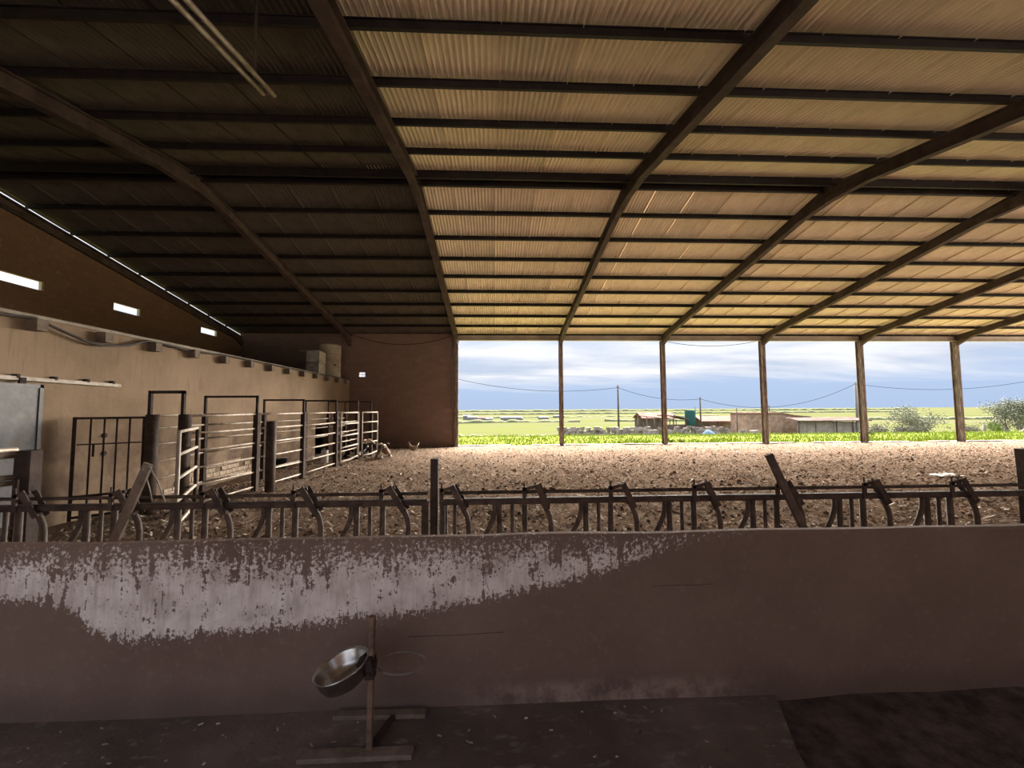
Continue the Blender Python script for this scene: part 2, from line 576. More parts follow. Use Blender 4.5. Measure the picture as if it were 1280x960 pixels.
    MAT['stone'] = simple('dry_stone', (0.15, 0.125, 0.108, 1), (0.30, 0.265, 0.24, 1), 1.2, 0.95, bump=0.6)
    MAT['pink_roof'] = simple('faded_pink_roof', (0.19, 0.105, 0.09, 1), (0.235, 0.145, 0.125, 1), 0.6, 0.85, bump=0)
    MAT['far_brick'] = simple('far_brick', (0.20, 0.13, 0.095, 1), (0.36, 0.26, 0.20, 1), 1.6, 0.95, spec=0.0)
    MAT['far_block'] = simple('far_grey_block', (0.16, 0.135, 0.118, 1), (0.30, 0.265, 0.24, 1), 0.9, 0.95)
    MAT['far_dark'] = simple('far_dark_iron', (0.07, 0.05, 0.045, 1), (0.14, 0.11, 0.10, 1), 1, 0.8)
    MAT['far_white'] = simple('far_whitewash', (0.144, 0.144, 0.148, 1), (0.169, 0.169, 0.173, 1), 0.3, 0.8, bump=0)
    MAT['teal'] = simple('teal_tank', (0.024, 0.070, 0.073, 1), (0.032, 0.087, 0.087, 1), 0.8, 0.5, bump=0)
    MAT['tarp'] = simple('blue_tarp', (0.09, 0.14, 0.22, 1), (0.15, 0.19, 0.26, 1), 1.5, 0.6)
    MAT['pole'] = simple('weathered_pole', (0.062, 0.049, 0.041, 1), (0.098, 0.085, 0.073, 1), 3, 0.85)
    MAT['pole_pale'] = simple('concrete_pole', (0.129, 0.122, 0.115, 1), (0.165, 0.160, 0.150, 1), 3, 0.85)
    MAT['bark'] = simple('grey_bark', (0.13, 0.10, 0.085, 1), (0.24, 0.20, 0.17, 1), 5, 0.9)
    for nm, a, b in (('leaf_grey', (0.103, 0.092, 0.073, 1), (0.190, 0.180, 0.142, 1)), ('leaf_olive', (0.108, 0.117, 0.073, 1), (0.219, 0.223, 0.165, 1)), ('leaf_green', (0.058, 0.088, 0.016, 1), (0.142, 0.184, 0.043, 1))):
        t = NT(nm, 0.85)
        g = t.N.new('ShaderNodeNewGeometry')
        MAT[nm] = t.done(t.ramp(g.outputs['Random Per Island'], [(0.0, a), (1.0, b)]))
    # animal coats
    for nm, a, b, s, lo in (('coat_black_white', (0.02, 0.017, 0.015, 1), (0.72, 0.68, 0.62, 1), 3.4, 0.5), ('coat_brown_white', (0.14, 0.085, 0.055, 1), (0.80, 0.74, 0.67, 1), 3.0, 0.5), ('coat_hen', (0.13, 0.085, 0.055, 1), (0.24, 0.17, 0.12, 1), 14, 0.5)):
        t = NT(nm, 0.85)
        MAT[nm] = t.done(t.mix(t.step(t.noise(s, 2, 0.5), lo - 0.015, lo + 0.015), a, b))
    MAT['muzzle'] = simple('tan_face', (0.40, 0.30, 0.22, 1), (0.56, 0.45, 0.35, 1), 9, 0.85)
    MAT['white_feather'] = simple('white_feather', (0.66, 0.6, 0.54, 1), (0.8, 0.75, 0.68, 1), 9, 0.85)
    MAT['red_comb'] = simple('red_comb', (0.35, 0.05, 0.04, 1), (0.5, 0.08, 0.06, 1), 9, 0.6)
    MAT['horn'] = simple('dull_horn', (0.3, 0.22, 0.12, 1), (0.42, 0.33, 0.2, 1), 9, 0.5)


make_materials()

# ------------------------------------------------------------------ setting: dimensions (metres)
RIDGE_Y, RIDGE_Z, SLOPE = 9.32, 6.87, 0.184      # underside of the rafters at the ridge
FAR_Y, REAR_Y = 19.45, -2.5
FRAMES = [-11.8, -6.8, -1.8, 3.2, 8.2, 13.2, 18.2, 23.2, 28.2]
GABLE_X, LOFT_X = -11.8, -6.8
END_X = 28.4


def raft_z(y):
    return RIDGE_Z - SLOPE * abs(y - RIDGE_Y)


RAFT_H, PUR_H = 0.27, 0.115
SHEET_DZ = RAFT_H + PUR_H + 0.025


def sheet_z(y):
    return raft_z(y) + SHEET_DZ


# ---- ground outside
def terrain():
    ys = [-60, -20, 0, 18, 20, 22, 24, 26, 27.5, 29, 31, 34, 38, 42, 46, 50, 56, 64, 75, 90, 120, 160, 220, 300, 420, 600, 900, 1400, 2200, 3500, 6000]

    def prof(y):
        if y <= 26:
            return -0.05
        pts = [(26, -0.05), (28, -0.12), (34, -1.0), (42, -2.0), (50, -2.5), (75, -2.7), (120, -3.5), (300, -6.5), (600, -9), (1400, -9), (6000, -9)]
        for (a, b), (c, d) in zip(pts, pts[1:]):
            if y <= c:
                return b + (d - b) * (y - a) / (c - a)
        return -9
    xs = [-6000, -3000, -1400, -700, -350, -180, -90, -50, -30, -20, -12] + list(range(-8, 60, 4)) + [64, 72, 84, 100, 140, 200, 350, 700, 1400, 3000, 6000]

    def grid(ylist, name, mat):
        m = MB()
        vv = []
        for y in ylist:
            for x in xs:
                dz = 0.0
                if y > 60:
                    dz = noise.noise((x * 0.01, y * 0.006, 3.0)) * min(1.6, (y - 60) * 0.01)
                elif y > 20.5:
                    dz = noise.noise((x * 0.35, y * 0.4, 1.0)) * 0.05
                vv.append((x, y, prof(y) + dz))
        nx = len(xs)
        ff = [(j * nx + i, j * nx + i + 1, (j + 1) * nx + i + 1, (j + 1) * nx + i) for j in range(len(ylist) - 1) for i in range(nx - 1)]
        m.add(vv, ff, True)
        return tag(m.build(name, mat), kind='structure')
    grid([y for y in ys if y <= 34], 'ground_grass', 'grass')
    grid([y for y in ys if y >= 34], 'ground_fields', 'fields')
    # grass blades along the yard edge, the part that can be told apart
    m = MB()
    R = random.Random(5)
    for _ in range(26000):
        y = 19.95 + (R.random() ** 1.3) * 8.5
        x = R.uniform(-4, 42)
        h = R.uniform(0.05, 0.17) * (1.6 if noise.noise((x * 0.6, y * 0.6, 9)) > 0.25 else 1.0)
        a = R.uniform(0, pi)
        w = 0.03
        z = prof(y) - 0.02
        lx, ly = R.uniform(-0.06, 0.06), R.uniform(-0.06, 0.06)
        m.add([(x - cos(a) * w, y - sin(a) * w, z), (x + cos(a) * w, y + sin(a) * w, z), (x + lx, y + ly, z + h)], [(0, 1, 2)])
    tag(m.build('grass_blades', 'blades', raw=True), 'bright green grass growing along the edge of the open yard', 'grass', kind='stuff')


terrain()


# ---- yard floor
def yard():
    m = MB()
    x0, x1, y0, y1 = -6.7, 28.6, 2.3, 19.9
    nx, ny = 250, 150
    vv = []
    for j in range(ny + 1):
        y = y0 + (y1 - y0) * (j / ny) ** 1.25
        for i in range(nx + 1):
            x = x0 + (x1 - x0) * i / nx
            z = noise.noise((x * 0.7, y * 0.7, 0)) * 0.03 + noise.noise((x * 3.1, y * 3.1, 4)) * 0.022 + noise.noise((x * 7, y * 7, 8)) * 0.01
            vv.append((x, y, z))
    ff = [(j * (nx + 1) + i, j * (nx + 1) + i + 1, (j + 1) * (nx + 1) + i + 1, (j + 1) * (nx + 1) + i) for j in range(ny) for i in range(nx)]
    m.add(vv, ff, True)
    fl = tag(m.build('floor_yard', 'yard', raw=True), kind='structure')
    # litter: straw, husks and wood chips
    R = random.Random(11)
    m = MB()
    for k in range(64000):
        y = 2.6 + 16.6 * R.random() ** 1.6
        half = 1.35 * y + 1.0
        x = R.uniform(max(-6.4, -half), min(27, half))
        z = noise.noise((x * 0.7, y * 0.7, 0)) * 0.03 + noise.noise((x * 3.1, y * 3.1, 4)) * 0.022 + 0.012
        big = R.random()
        l = R.uniform(0.02, 0.06) if big < 0.9 else R.uniform(0.06, 0.14)
        w = R.uniform(0.008, 0.02) if big < 0.6 else R.uniform(0.015, 0.035)
        a = R.uniform(0, 2 * pi)
        tl = R.uniform(-0.6, 0.6)
        d = Vector((cos(a), sin(a), tl)) * l * 0.5
        s = Vector((-sin(a), cos(a), R.uniform(-0.7, 0.7))) * w * 0.5
        p = Vector((x, y, z + abs(tl) * l * 0.4))
        m.add([p - d - s, p + d - s, p + d + s, p - d + s], [(0, 1, 2, 3)])
    tag(m.build('straw_litter', 'chips', raw=True), 'pale straw and wood chips strewn over the whole yard floor', 'litter', kind='stuff')
    m = MB()
    for k in range(2400):
        y = 2.7 + 13 * R.random() ** 1.5
        half = 1.35 * y + 1.0
        x = R.uniform(max(-6.3, -half), min(22, half))
        r = R.uniform(0.015, 0.045) * (1.5 if R.random() < 0.08 else 1)
        n = 6
        a0 = R.random()
        vv = [(x + cos(a0 + 2 * pi * i / n) * r * R.uniform(.7, 1.2), y + sin(a0 + 2 * pi * i / n) * r * R.uniform(.7, 1.2), -0.01) for i in range(n)]
        vv += [(x + cos(a0 + 2 * pi * i / n) * r * .6 * R.uniform(.7, 1.2), y + sin(a0 + 2 * pi * i / n) * r * .6, r * R.uniform(.4, .8)) for i in range(n)]
        vv.append((x, y, r * 0.8))
        ff = [(i, (i + 1) % n, n + (i + 1) % n, n + i) for i in range(n)] + [(n + i, n + (i + 1) % n, 2 * n) for i in range(n)]
        m.add(vv, ff, True)
    tag(m.build('dung_clods', 'clod', raw=True), 'dark dried dung clods lying all over the yard floor', 'dung', kind='stuff')


yard()


# ---- feed passage
PASS_Z, WALL_Y, WALL_TOP = 0.20, 2.25, 1.065


def passage():
    m = MB()
    m.slab([(-6.8, REAR_Y), (0.1, REAR_Y), (1.37, 1.9), (1.53, WALL_Y + 0.03), (-6.8, WALL_Y + 0.03)], 'z', -0.05, PASS_Z)
    o = tag(m.build('floor_passage', 'concrete'), kind='structure')
    # earth beside the slab, heaped against the wall
    m = MB()
    nx, ny = 80, 40
    vv = []
    for j in range(ny + 1):
        y = REAR_Y + (WALL_Y + 0.02 - REAR_Y) * j / ny
        for i in range(nx + 1):
            x = -0.2 + 28.4 * (i / nx) ** 1.6
            d = max(0.0, y - 1.2)
            z = 0.13 + 0.05 * d + noise.noise((x * 2, y * 2, 0)) * 0.03 + noise.noise((x * 8, y * 8, 2)) * 0.015
            vv.append((x, y, z))
    ff = [(j * (nx + 1) + i, j * (nx + 1) + i + 1, (j + 1) * (nx + 1) + i + 1, (j + 1) * (nx + 1) + i) for j in range(ny) for i in range(nx)]
    m.add(vv, ff, True)
    tag(m.build('floor_earth', 'earth', raw=True), kind='structure')
    # thin feed wall with slightly uneven face
    m = MB()
    n = 140
    xa, xb = -6.8, 28.2
    vv = []
    for i in range(n + 1):
        x = xa + (xb - xa) * i / n
        w = noise.noise((x * 0.8, 0, 5)) * 0.012
        h = noise.noise((x * 1.7, 3, 5)) * 0.008
        vv += [(x, WALL_Y + w - 0.01, -0.05), (x, WALL_Y + w, 0.6), (x, WALL_Y + w, WALL_TOP - 0.015 + h), (x, WALL_Y + w + 0.012, WALL_TOP + h), (x, WALL_Y + w + 0.05, WALL_TOP + h), (x, WALL_Y + w + 0.06, WALL_TOP - 0.012 + h), (x, WALL_Y + 0.06, -0.05)]
    q = 7
    ff = [(i * q + k, (i + 1) * q + k, (i + 1) * q + (k + 1) % q, i * q + (k + 1) % q) for i in range(n) for k in range(q)]
    ff += [tuple(range(q)), tuple(n * q + k for k in range(q))]
    m.add(vv, ff, False)
    wf = tag(m.build('wall_feed', 'feed_wall'), kind='structure')

    # old cracks in the render
    def crack(pts):
        mm = MB()
        out = []
        for x, z in pts:
            w = noise.noise((x * 0.8, 0, 5)) * 0.012
            out.append((x, WALL_Y + w - 0.0004 - (0.01 * (0.6 - z) / 0.65 if z < 0.6 else 0), z))
        mm.path(out, 0.0013, 5)
        mm.build('crack', 'black_rubber', wf)
    crack([(-0.075, 1.0), (-0.06, 0.96), (-0.066, 0.92), (-0.045, 0.87), (-0.05, 0.83), (-0.03, 0.78)])
    crack([(0.86, 0.782), (1.0, 0.785), (1.1, 0.783), (1.2, 0.787)])
    crack([(-0.46, 0.555), (-0.2, 0.556), (-0.05, 0.562), (0.05, 0.565)])
    # crumbs of straw and mortar on the passage floor
    R = random.Random(17)
    mm = MB()
    for k in range(200):
        x, y = R.uniform(-3.2, 1.3), R.uniform(1.3, 2.2)
        l, w, a = R.uniform(0.004, 0.013), R.uniform(0.002, 0.006), R.uniform(0, pi)
        d, e = Vector((cos(a), sin(a), R.uniform(-.2, .2))) * l, Vector((-sin(a), cos(a), 0)) * w
        p = Vector((x, y, PASS_Z + 0.004))
        h = Vector((0, 0, R.uniform(0.002, 0.006)))
        mm.add([p - d - e, p + d - e, p + d + e, p - d + e, p - d * .6 + h, p + d * .6 + h], [(0, 1, 5, 4), (1, 2, 5), (2, 3, 4, 5), (3, 0, 4)])
    tag(mm.build('floor_crumbs', 'chips', raw=True), 'small pale crumbs scattered over the passage floor before the feed wall', 'litter', kind='stuff')


passage()


# ---- rear wall behind the camera: unseen doorway and eave band, opened wide to light the inside
LIGHT_DOOR = (-5.6, -0.5, 4.1)
LIGHT_BAND = (4.0, 28.0, 2.6, 4.35)


def rear_wall():
    x0, x1, zt = LIGHT_DOOR
    bx0, bx1, bz0, bz1 = LIGHT_BAND
    m = MB()
    top = sheet_z(REAR_Y) - 0.12
    ya, yb = REAR_Y - 0.2, REAR_Y
    m.box((GABLE_X, ya, -0.05), (x0, yb, top))
    m.box((x0, ya, zt), (x1, yb, top))
    m.box((x1, ya, -0.05), (bx0, yb, top))
    m.box((bx0, ya, -0.05), (bx1, yb, bz0))
    m.box((bx0, ya, bz1), (bx1, yb, top))
    m.box((bx1, ya, -0.05), (END_X, yb, top))
    tag(m.build('wall_rear', 'brick_back'), kind='structure')
    # unseen pale apron behind and beside the barn, added to bounce sunlight inside
    m = MB()
    m.box((-40, -45, -0.04), (29.0, REAR_Y - 0.2, 0.0))
    m.box((29.0, -45, -0.04), (60, 19.4, 0.0))
    tag(m.build('floor_bounce', 'bounce_apron'), kind='structure')


rear_wall()


# ---- left gable with slit windows, loft and loft wall
def left_side():
    t = 0.10
    gy0, gy1 = REAR_Y, FAR_Y + 0.15
    slits = [(0.25, 1.25), (3.5, 4.5), (6.75, 7.75), (10.05, 11.05), (13.02, 13.99), (16.8, 17.78)]
    z0, z1 = 4.90, 5.14
    m = MB()
    m.box((GABLE_X - t, gy0, -0.05), (GABLE_X, gy1, z0))
    cuts = [gy0] + [v for s in slits for v in s] + [gy1]
    for a, b in zip(cuts[0::2], cuts[1::2]):
        m.box((GABLE_X - t, a, z0), (GABLE_X, b, z1))
    gap = 0.17
    gz = lambda y: sheet_z(y) - gap
    ysl = lambda z: RIDGE_Y - (RIDGE_Z + SHEET_DZ - gap - z) / SLOPE
    if gz(gy0) > z1:
        out = [(gy0, z1), (gy1, z1), (gy1, gz(gy1)), (RIDGE_Y, gz(RIDGE_Y)), (gy0, gz(gy0))]
    else:
        out = [(ysl(z1), z1), (gy1, z1), (gy1, gz(gy1)), (RIDGE_Y, gz(RIDGE_Y))]
    m.slab(out, 'x', GABLE_X - t, GABLE_X)
    g = tag(m.build('wall_left_gable', 'brick_side'), kind='structure')
    # pale reveals at the far jamb of each slit
    for a, b in slits[3:]:
        MB().box((GABLE_X - t + 0.01, b - 0.045, z0), (GABLE_X - 0.005, b, z1)).build('slit_jamb', 'cap', g)
    # low loft wall in the yard, tan plaster, with a low hatch
    m = MB()
    h0, h1, hz = 15.9, 17.0, 1.15
    zt = 3.13
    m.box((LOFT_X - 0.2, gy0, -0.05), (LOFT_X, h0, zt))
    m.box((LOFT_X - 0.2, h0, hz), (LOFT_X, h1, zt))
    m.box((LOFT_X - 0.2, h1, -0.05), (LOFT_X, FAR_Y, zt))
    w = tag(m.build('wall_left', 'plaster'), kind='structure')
    c = MB()
    c.box((LOFT_X - 0.22, gy0, zt), (LOFT_X + 0.03, FAR_Y, zt + 0.05))
    c.build('coping', 'cap', w)
    # joist ends poking out under the loft
    y = 2.05
    k = 0
    jm = None
    while y < 19.2:
        if jm is None:
            jm = MB().box((-0.05, -0.075, -0.085), (0.17, 0.075, 0.085)).mesh('joist_end', 'joist')
        j = link('joist_end', jm, w, (LOFT_X, y, 3.02 + rnd(-0.01, 0.01)))
        y += 1.045
    # exposed bricks low down, where the plaster has fallen away
    R = random.Random(3)
    bms = [MB().box((-0.02, -0.105 - e, -0.045), (0.02 + e, 0.105 + e, 0.045)).mesh('brick', 'bare_brick') for e in (0.0, 0.006)]
    for row in range(4):
        z = 0.09 + row * 0.115
        yy = 8.9 + (0.12 if row % 2 else 0) + row * 0.18
        while yy < 12.4 - row * 0.35:
            if R.random() < 0.93:
                link('brick', bms[R.randrange(2)], w, (LOFT_X, yy, z + R.uniform(-0.006, 0.006)))
            yy += 0.235
    # bolt holes seen as dark plates
    bm_ = MB().path([(0, 0, 0), (0.02, 0, 0)], 0.045, 10).mesh('bolt_plate', 'black_rubber')
    for yy, zz in ((7.45, 1.33), (7.46, 1.02), (8.35, 1.45), (8.35, 1.15), (8.35, 0.85), (8.35, 0.55)):
        link('bolt_plate', bm_, w, (LOFT_X, yy, zz))
    # loft floor
    m = MB()
    m.box((GABLE_X, gy0, 2.95), (LOFT_X - 0.2, FAR_Y, 3.12))
    tag(m.build('floor_loft', 'joist'), kind='structure')
    m = MB()
    m.box((GABLE_X, gy0, -0.05), (LOFT_X - 0.2, FAR_Y, 0.0))
    tag(m.build('floor_store', 'earth'), kind='structure')


left_side()


def back_wall():
    y0, y1 = FAR_Y, FAR_Y + 0.22
    wx0, wx1, wz0, wz1 = -6.36, -6.08, 3.30, 3.53
    top = sheet_z(FAR_Y) - 0.06
    m = MB()
    m.box((GABLE_X, y0, -0.05), (wx0, y1, top))
    m.box((wx1, y0, -0.05), (-1.9, y1, top))
    m.box((wx0, y0, -0.05), (wx1, y1, wz0))
    m.box((wx0, y0, wz1), (wx1, y1, top))
    w = tag(m.build('wall_back', 'brick_back'), kind='structure')
    MB().box((wx0, y0 + 0.08, (wz0 + wz1) / 2 - 0.01), (wx1, y0 + 0.10, (wz0 + wz1) / 2 + 0.01)).build('window_bar', 'dark_steel', w)
    # concrete sill where the yard meets the grass
    m = MB()
    n = 60
    for i in range(n):
        x = -1.7 + 30 * i / n
        if noise.noise((x * 0.5, 0, 7)) > -0.25:
            m.box((x, 19.62, -0.05), (x + 30 / n, 19.85, 0.035 + 0.02 * noise.noise((x * 2, 1, 1))))
    tag(m.build('trim_1', 'cap'), kind='structure')


back_wall()


# ------------------------------------------------------------------ roof
def roof():
    root = empty('ceiling', (0, 0, 0), kind='structure')
    # rafters and eave haunches
    for x in FRAMES:
        for ya, yb in ((RIDGE_Y, FAR_Y + 0.1), (RIDGE_Y, REAR_Y)):
            m = MB()
            drop = 0.10 if x == FRAMES[0] else 0.0
            za, zb = raft_z(ya) + RAFT_H / 2 - drop, raft_z(yb) + RAFT_H / 2 - drop
            m.ibeam((x, ya, za), (x, yb, zb), 0.16, RAFT_H, 0.02, 0.014)
            # haunches: deeper web at eave and ridge
            sg = 1 if yb > ya else -1
            for yq, ln in ((yb - 0.12 * sg, -0.9 * sg), (ya, 1.1 * sg)):
                y2 = yq + ln
                dep = 0.26 if ln * sg < 0 else 0.12
                w = 0.07
                vv = [(x - w, yq, raft_z(yq) + 0.01), (x + w, yq, raft_z(yq) + 0.01), (x + w, y2, raft_z(y2) + 0.01), (x - w, y2, raft_z(y2) + 0.01), (x - w, yq, raft_z(yq) - dep), (x + w, yq, raft_z(yq) - dep)]
                m.add(vv, [(0, 1, 2, 3), (4, 5, 2, 3), (0, 4, 3), (1, 2, 5), (0, 1, 5, 4)])
            m.build('rafter', 'rafter', root)
    # purlins, one length per bay
    rows = [RIDGE_Y + 0.16] + [RIDGE_Y + 0.16 + 1.115 * k for k in range(1, 10)]
    rows += [RIDGE_Y - 0.2] + [RIDGE_Y - 0.2 - 1.115 * k for k in range(1, 11)]
    for y in rows:
        if y < REAR_Y or y > FAR_Y + 0.12:
            continue
        sl = -SLOPE if y > RIDGE_Y else SLOPE
        up = Vector((0, -sl, 1)).normalized()
        w = 0.06
        z = raft_z(y) + RAFT_H + PUR_H / 2
        hgt = PUR_H + (0.06 if abs(y - RIDGE_Y) < 0.4 else 0)
        xs = [GABLE_X - 0.09] + FRAMES[1:-1] + [END_X]
        for a, b in zip(xs, xs[1:]):
            MB().ibeam((a, y, z - (hgt - PUR_H) / 2), (b, y, z - (hgt - PUR_H) / 2), w, hgt, 0.012, 0.012, up).build('purlin', 'purlin', root)
    # ridge cap
    m = MB()
    zr = sheet_z(RIDGE_Y) + 0.03
    m.add([(GABLE_X - 0.3, RIDGE_Y - 0.3, zr - 0.05), (GABLE_X - 0.3, RIDGE_Y, zr + 0.01), (GABLE_X - 0.3, RIDGE_Y + 0.3, zr - 0.05), (END_X + 0.2, RIDGE_Y - 0.3, zr - 0.05), (END_X + 0.2, RIDGE_Y, zr + 0.01), (END_X + 0.2, RIDGE_Y + 0.3, zr - 0.05)], [(0, 1, 4, 3), (1, 2, 5, 4)])
    m.build('ridge_cap', 'sheet', root)
    # corrugated sheets: 1 m wide, two purlin spaces long
    W, waves, seg = 1.0, 12, 6
    amp = 0.027

    def sheet_verts(ln):
        n = waves * seg
        vv = []
        for j, yy in enumerate((0.0, ln)):
            for i in range(n + 1):
                x = -0.03 + (W + 0.06) * i / n
                lip = -0.03 if i == 0 else 0.0        # turned-down edge of the lap
                vv.append((x, yy, amp * sin(2 * pi * waves * x / W) + 0.014 * x + (0.012 if j == 0 else 0) + lip))
        ff = [(i, i + 1, n + 2 + i, n + 1 + i) for i in range(n)]
        return vv, ff
    cosS = sqrt(1 + SLOPE ** 2)
    step = 1.115 * 2
    far_rows = [(RIDGE_Y + 0.05 + step * k, min(step + 0.14, (FAR_Y + 0.38) - (RIDGE_Y + 0.05 + step * k))) for k in range(5)]
    near_rows = [(RIDGE_Y - 0.05 - step * k, min(step + 0.14, (RIDGE_Y - 0.05 - step * k) - (REAR_Y - 0.45))) for k in range(6)]
    cache = {}
    rest = MB()
    R = random.Random(21)
    x_cols = [GABLE_X - 0.13 + i * W for i in range(41)]
    for side, rws in ((1, far_rows), (-1, near_rows)):
        for k, (y, ln) in enumerate(rws):
            if ln <= 0.05:
                continue
            key = round(ln * cosS, 3)
            if key not in cache:
                vv, ff = sheet_verts(key)
                m = MB().add(vv, ff, True)
                me = bpy.data.meshes.new('roof_sheet')
                me.from_pydata(m.v, [], m.f)
                me.polygons.foreach_set('use_smooth', m.s)
                me.materials.append(MAT['sheet'])
                me_dark = me.copy()
                me_dark.materials.clear()
                me_dark.materials.append(MAT['sheet_dark'])
                cache[key] = (me, vv, ff, me_dark)
            me, vv, ff, me_dark = cache[key]
            for x in x_cols:
                # local y runs down the slope; lower sheets tuck under the one above
                ang = math.atan(SLOPE)
                z = sheet_z(y) - 0.004
                jig = R.uniform(-0.003, 0.003)
                if side == 1:
                    M4 = Matrix.Translation((x, y, z + jig)) @ Matrix.Rotation(-ang, 4, 'X')
                else:
                    M4 = Matrix.Translation((x + W, y, z + jig)) @ Matrix.Rotation(pi, 4, 'Z') @ Matrix.Rotation(-ang, 4, 'X')
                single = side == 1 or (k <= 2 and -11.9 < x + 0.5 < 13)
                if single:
                    o = link('roof_sheet', me_dark if x + 0.5 < -1.8 else me, root)
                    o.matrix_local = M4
                else:
                    rest.add([M4 @ Vector(p) for p in vv], ff, True)
    o = rest.build('roof_sheets_rear', 'sheet', root, raw=True)
    o['kind'] = 'stuff'
    # eave fascia over the open side, one length per bay
    for a, b in zip(FRAMES[2:], FRAMES[3:]):
        m = MB()
        m.beam((a + 0.02, FAR_Y + 0.02, 5.155), (b - 0.02, FAR_Y + 0.02, 5.155), 0.10, 0.25)
        m.beam((a + 0.02, FAR_Y - 0.06, 5.04), (b - 0.02, FAR_Y - 0.06, 5.04), 0.14, 0.02)
        m.build('eave_beam', 'fascia', root)


roof()


# ------------------------------------------------------------------ columns of the open side
COLUMN_LABELS = ['steel column at the corner where the brown block wall meets the open side',
                 'first free-standing rusty steel column out from the brown block wall',
                 'second free-standing rusty steel column from the brown block wall, beside the teal tank',
                 'third free-standing rusty steel column from the brown wall, before the brick shed',
                 'fourth free-standing rusty steel column from the brown wall, before the grey block shed',
                 'fifth free-standing rusty steel column from the brown wall, beside the bare trees',
                 'last rusty steel column of the open side, at the open end']


def columns():
    for i, x in enumerate(FRAMES[2:]):
        r = empty('steel_column', (x, FAR_Y, 0), COLUMN_LABELS[i], 'column', 'steel columns along the open side of the barn')
        m = MB()
        hz = 5.1 if i else 5.0
        xo = 0.0
        m.ibeam((xo, 0, -0.03), (xo, 0, hz), 0.17, 0.28, 0.016, 0.012, up=(0, 1, 0))
        m.build('shaft', 'column', r)
        m = MB()
        m.beam((xo, 0, 0.0), (xo, 0, 0.03), 0.36, 0.42, up=(0, 1, 0))
        m.build('base_plate', 'rust_post', r)
        m = MB()
        m.beam((xo, 0, hz - 0.03), (xo, 0, hz), 0.24, 0.34, up=(0, 1, 0))
        m.build('head_plate', 'rafter', r)
        if i == 0:
            MB().path([(-0.16, -0.16, 5.15), (-0.16, -0.16, 1.8)], 0.014, 6).build('white_conduit', 'far_white', r)


columns()


# ------------------------------------------------------------------ feed barrier on the yard side of the wall
BAR_Y = 3.10
RAIL_Z, UP_Z, LOW_Z = 1.065, 1.125, 0.42


def swing_bar(parent, x, lean=0.0):
    """bent locking bar: flat lever above the rail, curved tube below"""
    m = MB()
    y = BAR_Y - 0.02
    m.path([(x - 0.055, y, RAIL_Z - 0.02), (x - 0.03, y, RAIL_Z - 0.07), (x - 0.012, y, 0.955), (x - 0.002, y, 0.90), (x, y, 0.82), (x - 0.01, y, 0.62), (x - 0.06, y, LOW_Z)], 0.019, 10)
    s = m.build('swing_bar', 'feed_bar', parent)
    m = MB()
    m.beam((x - 0.125 + lean, y - 0.035, RAIL_Z + 0.125), (x - 0.028, y - 0.035, RAIL_Z - 0.055), 0.008, 0.042, up=(1, 0, 0.5))
    m.beam((x - 0.105 + lean, y + 0.035, RAIL_Z + 0.12), (x - 0.015, y + 0.035, RAIL_Z - 0.05), 0.008, 0.038, up=(1, 0, 0.5))
    m.path([(x - 0.035, y - 0.045, RAIL_Z - 0.04), (x - 0.035, y + 0.045, RAIL_Z - 0.04)], 0.012, 8)
    m.path([(x - 0.115 + lean, y - 0.045, RAIL_Z + 0.11), (x - 0.115 + lean, y + 0.045, RAIL_Z + 0.11)], 0.009, 8)
    m.build('locking_lever', 'feed_steel', s)
    return s


def stall(parent, x, partial=False):
    """one feeding place; the partial one beside the square post has no neck-gap bar of its own"""
    y = BAR_Y
    # fixed bent bar of the neck gap
    m = MB()
    if not partial:
      m.path([(x - 0.42, y, RAIL_Z), (x - 0.42, y, RAIL_Z - 0.08), (x - 0.43, y, 0.94), (x - 0.455, y, 0.88), (x - 0.505, y, 0.79), (x - 0.53, y, 0.66), (x - 0.50, y, LOW_Z)], 0.018, 10)
      m.build('bent_bar', 'feed_bar', parent)
    for dx, r in (((-0.195, 0.02), (-0.105, 0.014)) if partial else ((-0.384, 0.021), (-0.287, 0.014), (-0.195, 0.021))):
        m = MB()
        m.path([(x + dx, y, RAIL_Z + 0.01), (x + dx, y, LOW_Z)], r, 10)
        m.build('upright_bar', 'feed_bar', parent)
    # catch plate and striker above the rail
    m = MB()
    m.beam((x - 0.20, y - 0.03, RAIL_Z - 0.02), (x - 0.20, y - 0.03, RAIL_Z + 0.105), 0.03, 0.012, up=(0, 1, 0))
    m.beam((x - 0.21, y - 0.03, RAIL_Z + 0.085), (x - 0.10, y - 0.03, RAIL_Z + 0.115), 0.012, 0.022)
    m.path([(x - 0.20, y - 0.03, RAIL_Z + 0.09), (x - 0.20, y - 0.03, RAIL_Z + 0.145)], 0.006, 6)
    m.build('catch', 'feed_steel', parent)
    swing_bar(parent, x, rnd(-0.02, 0.02))


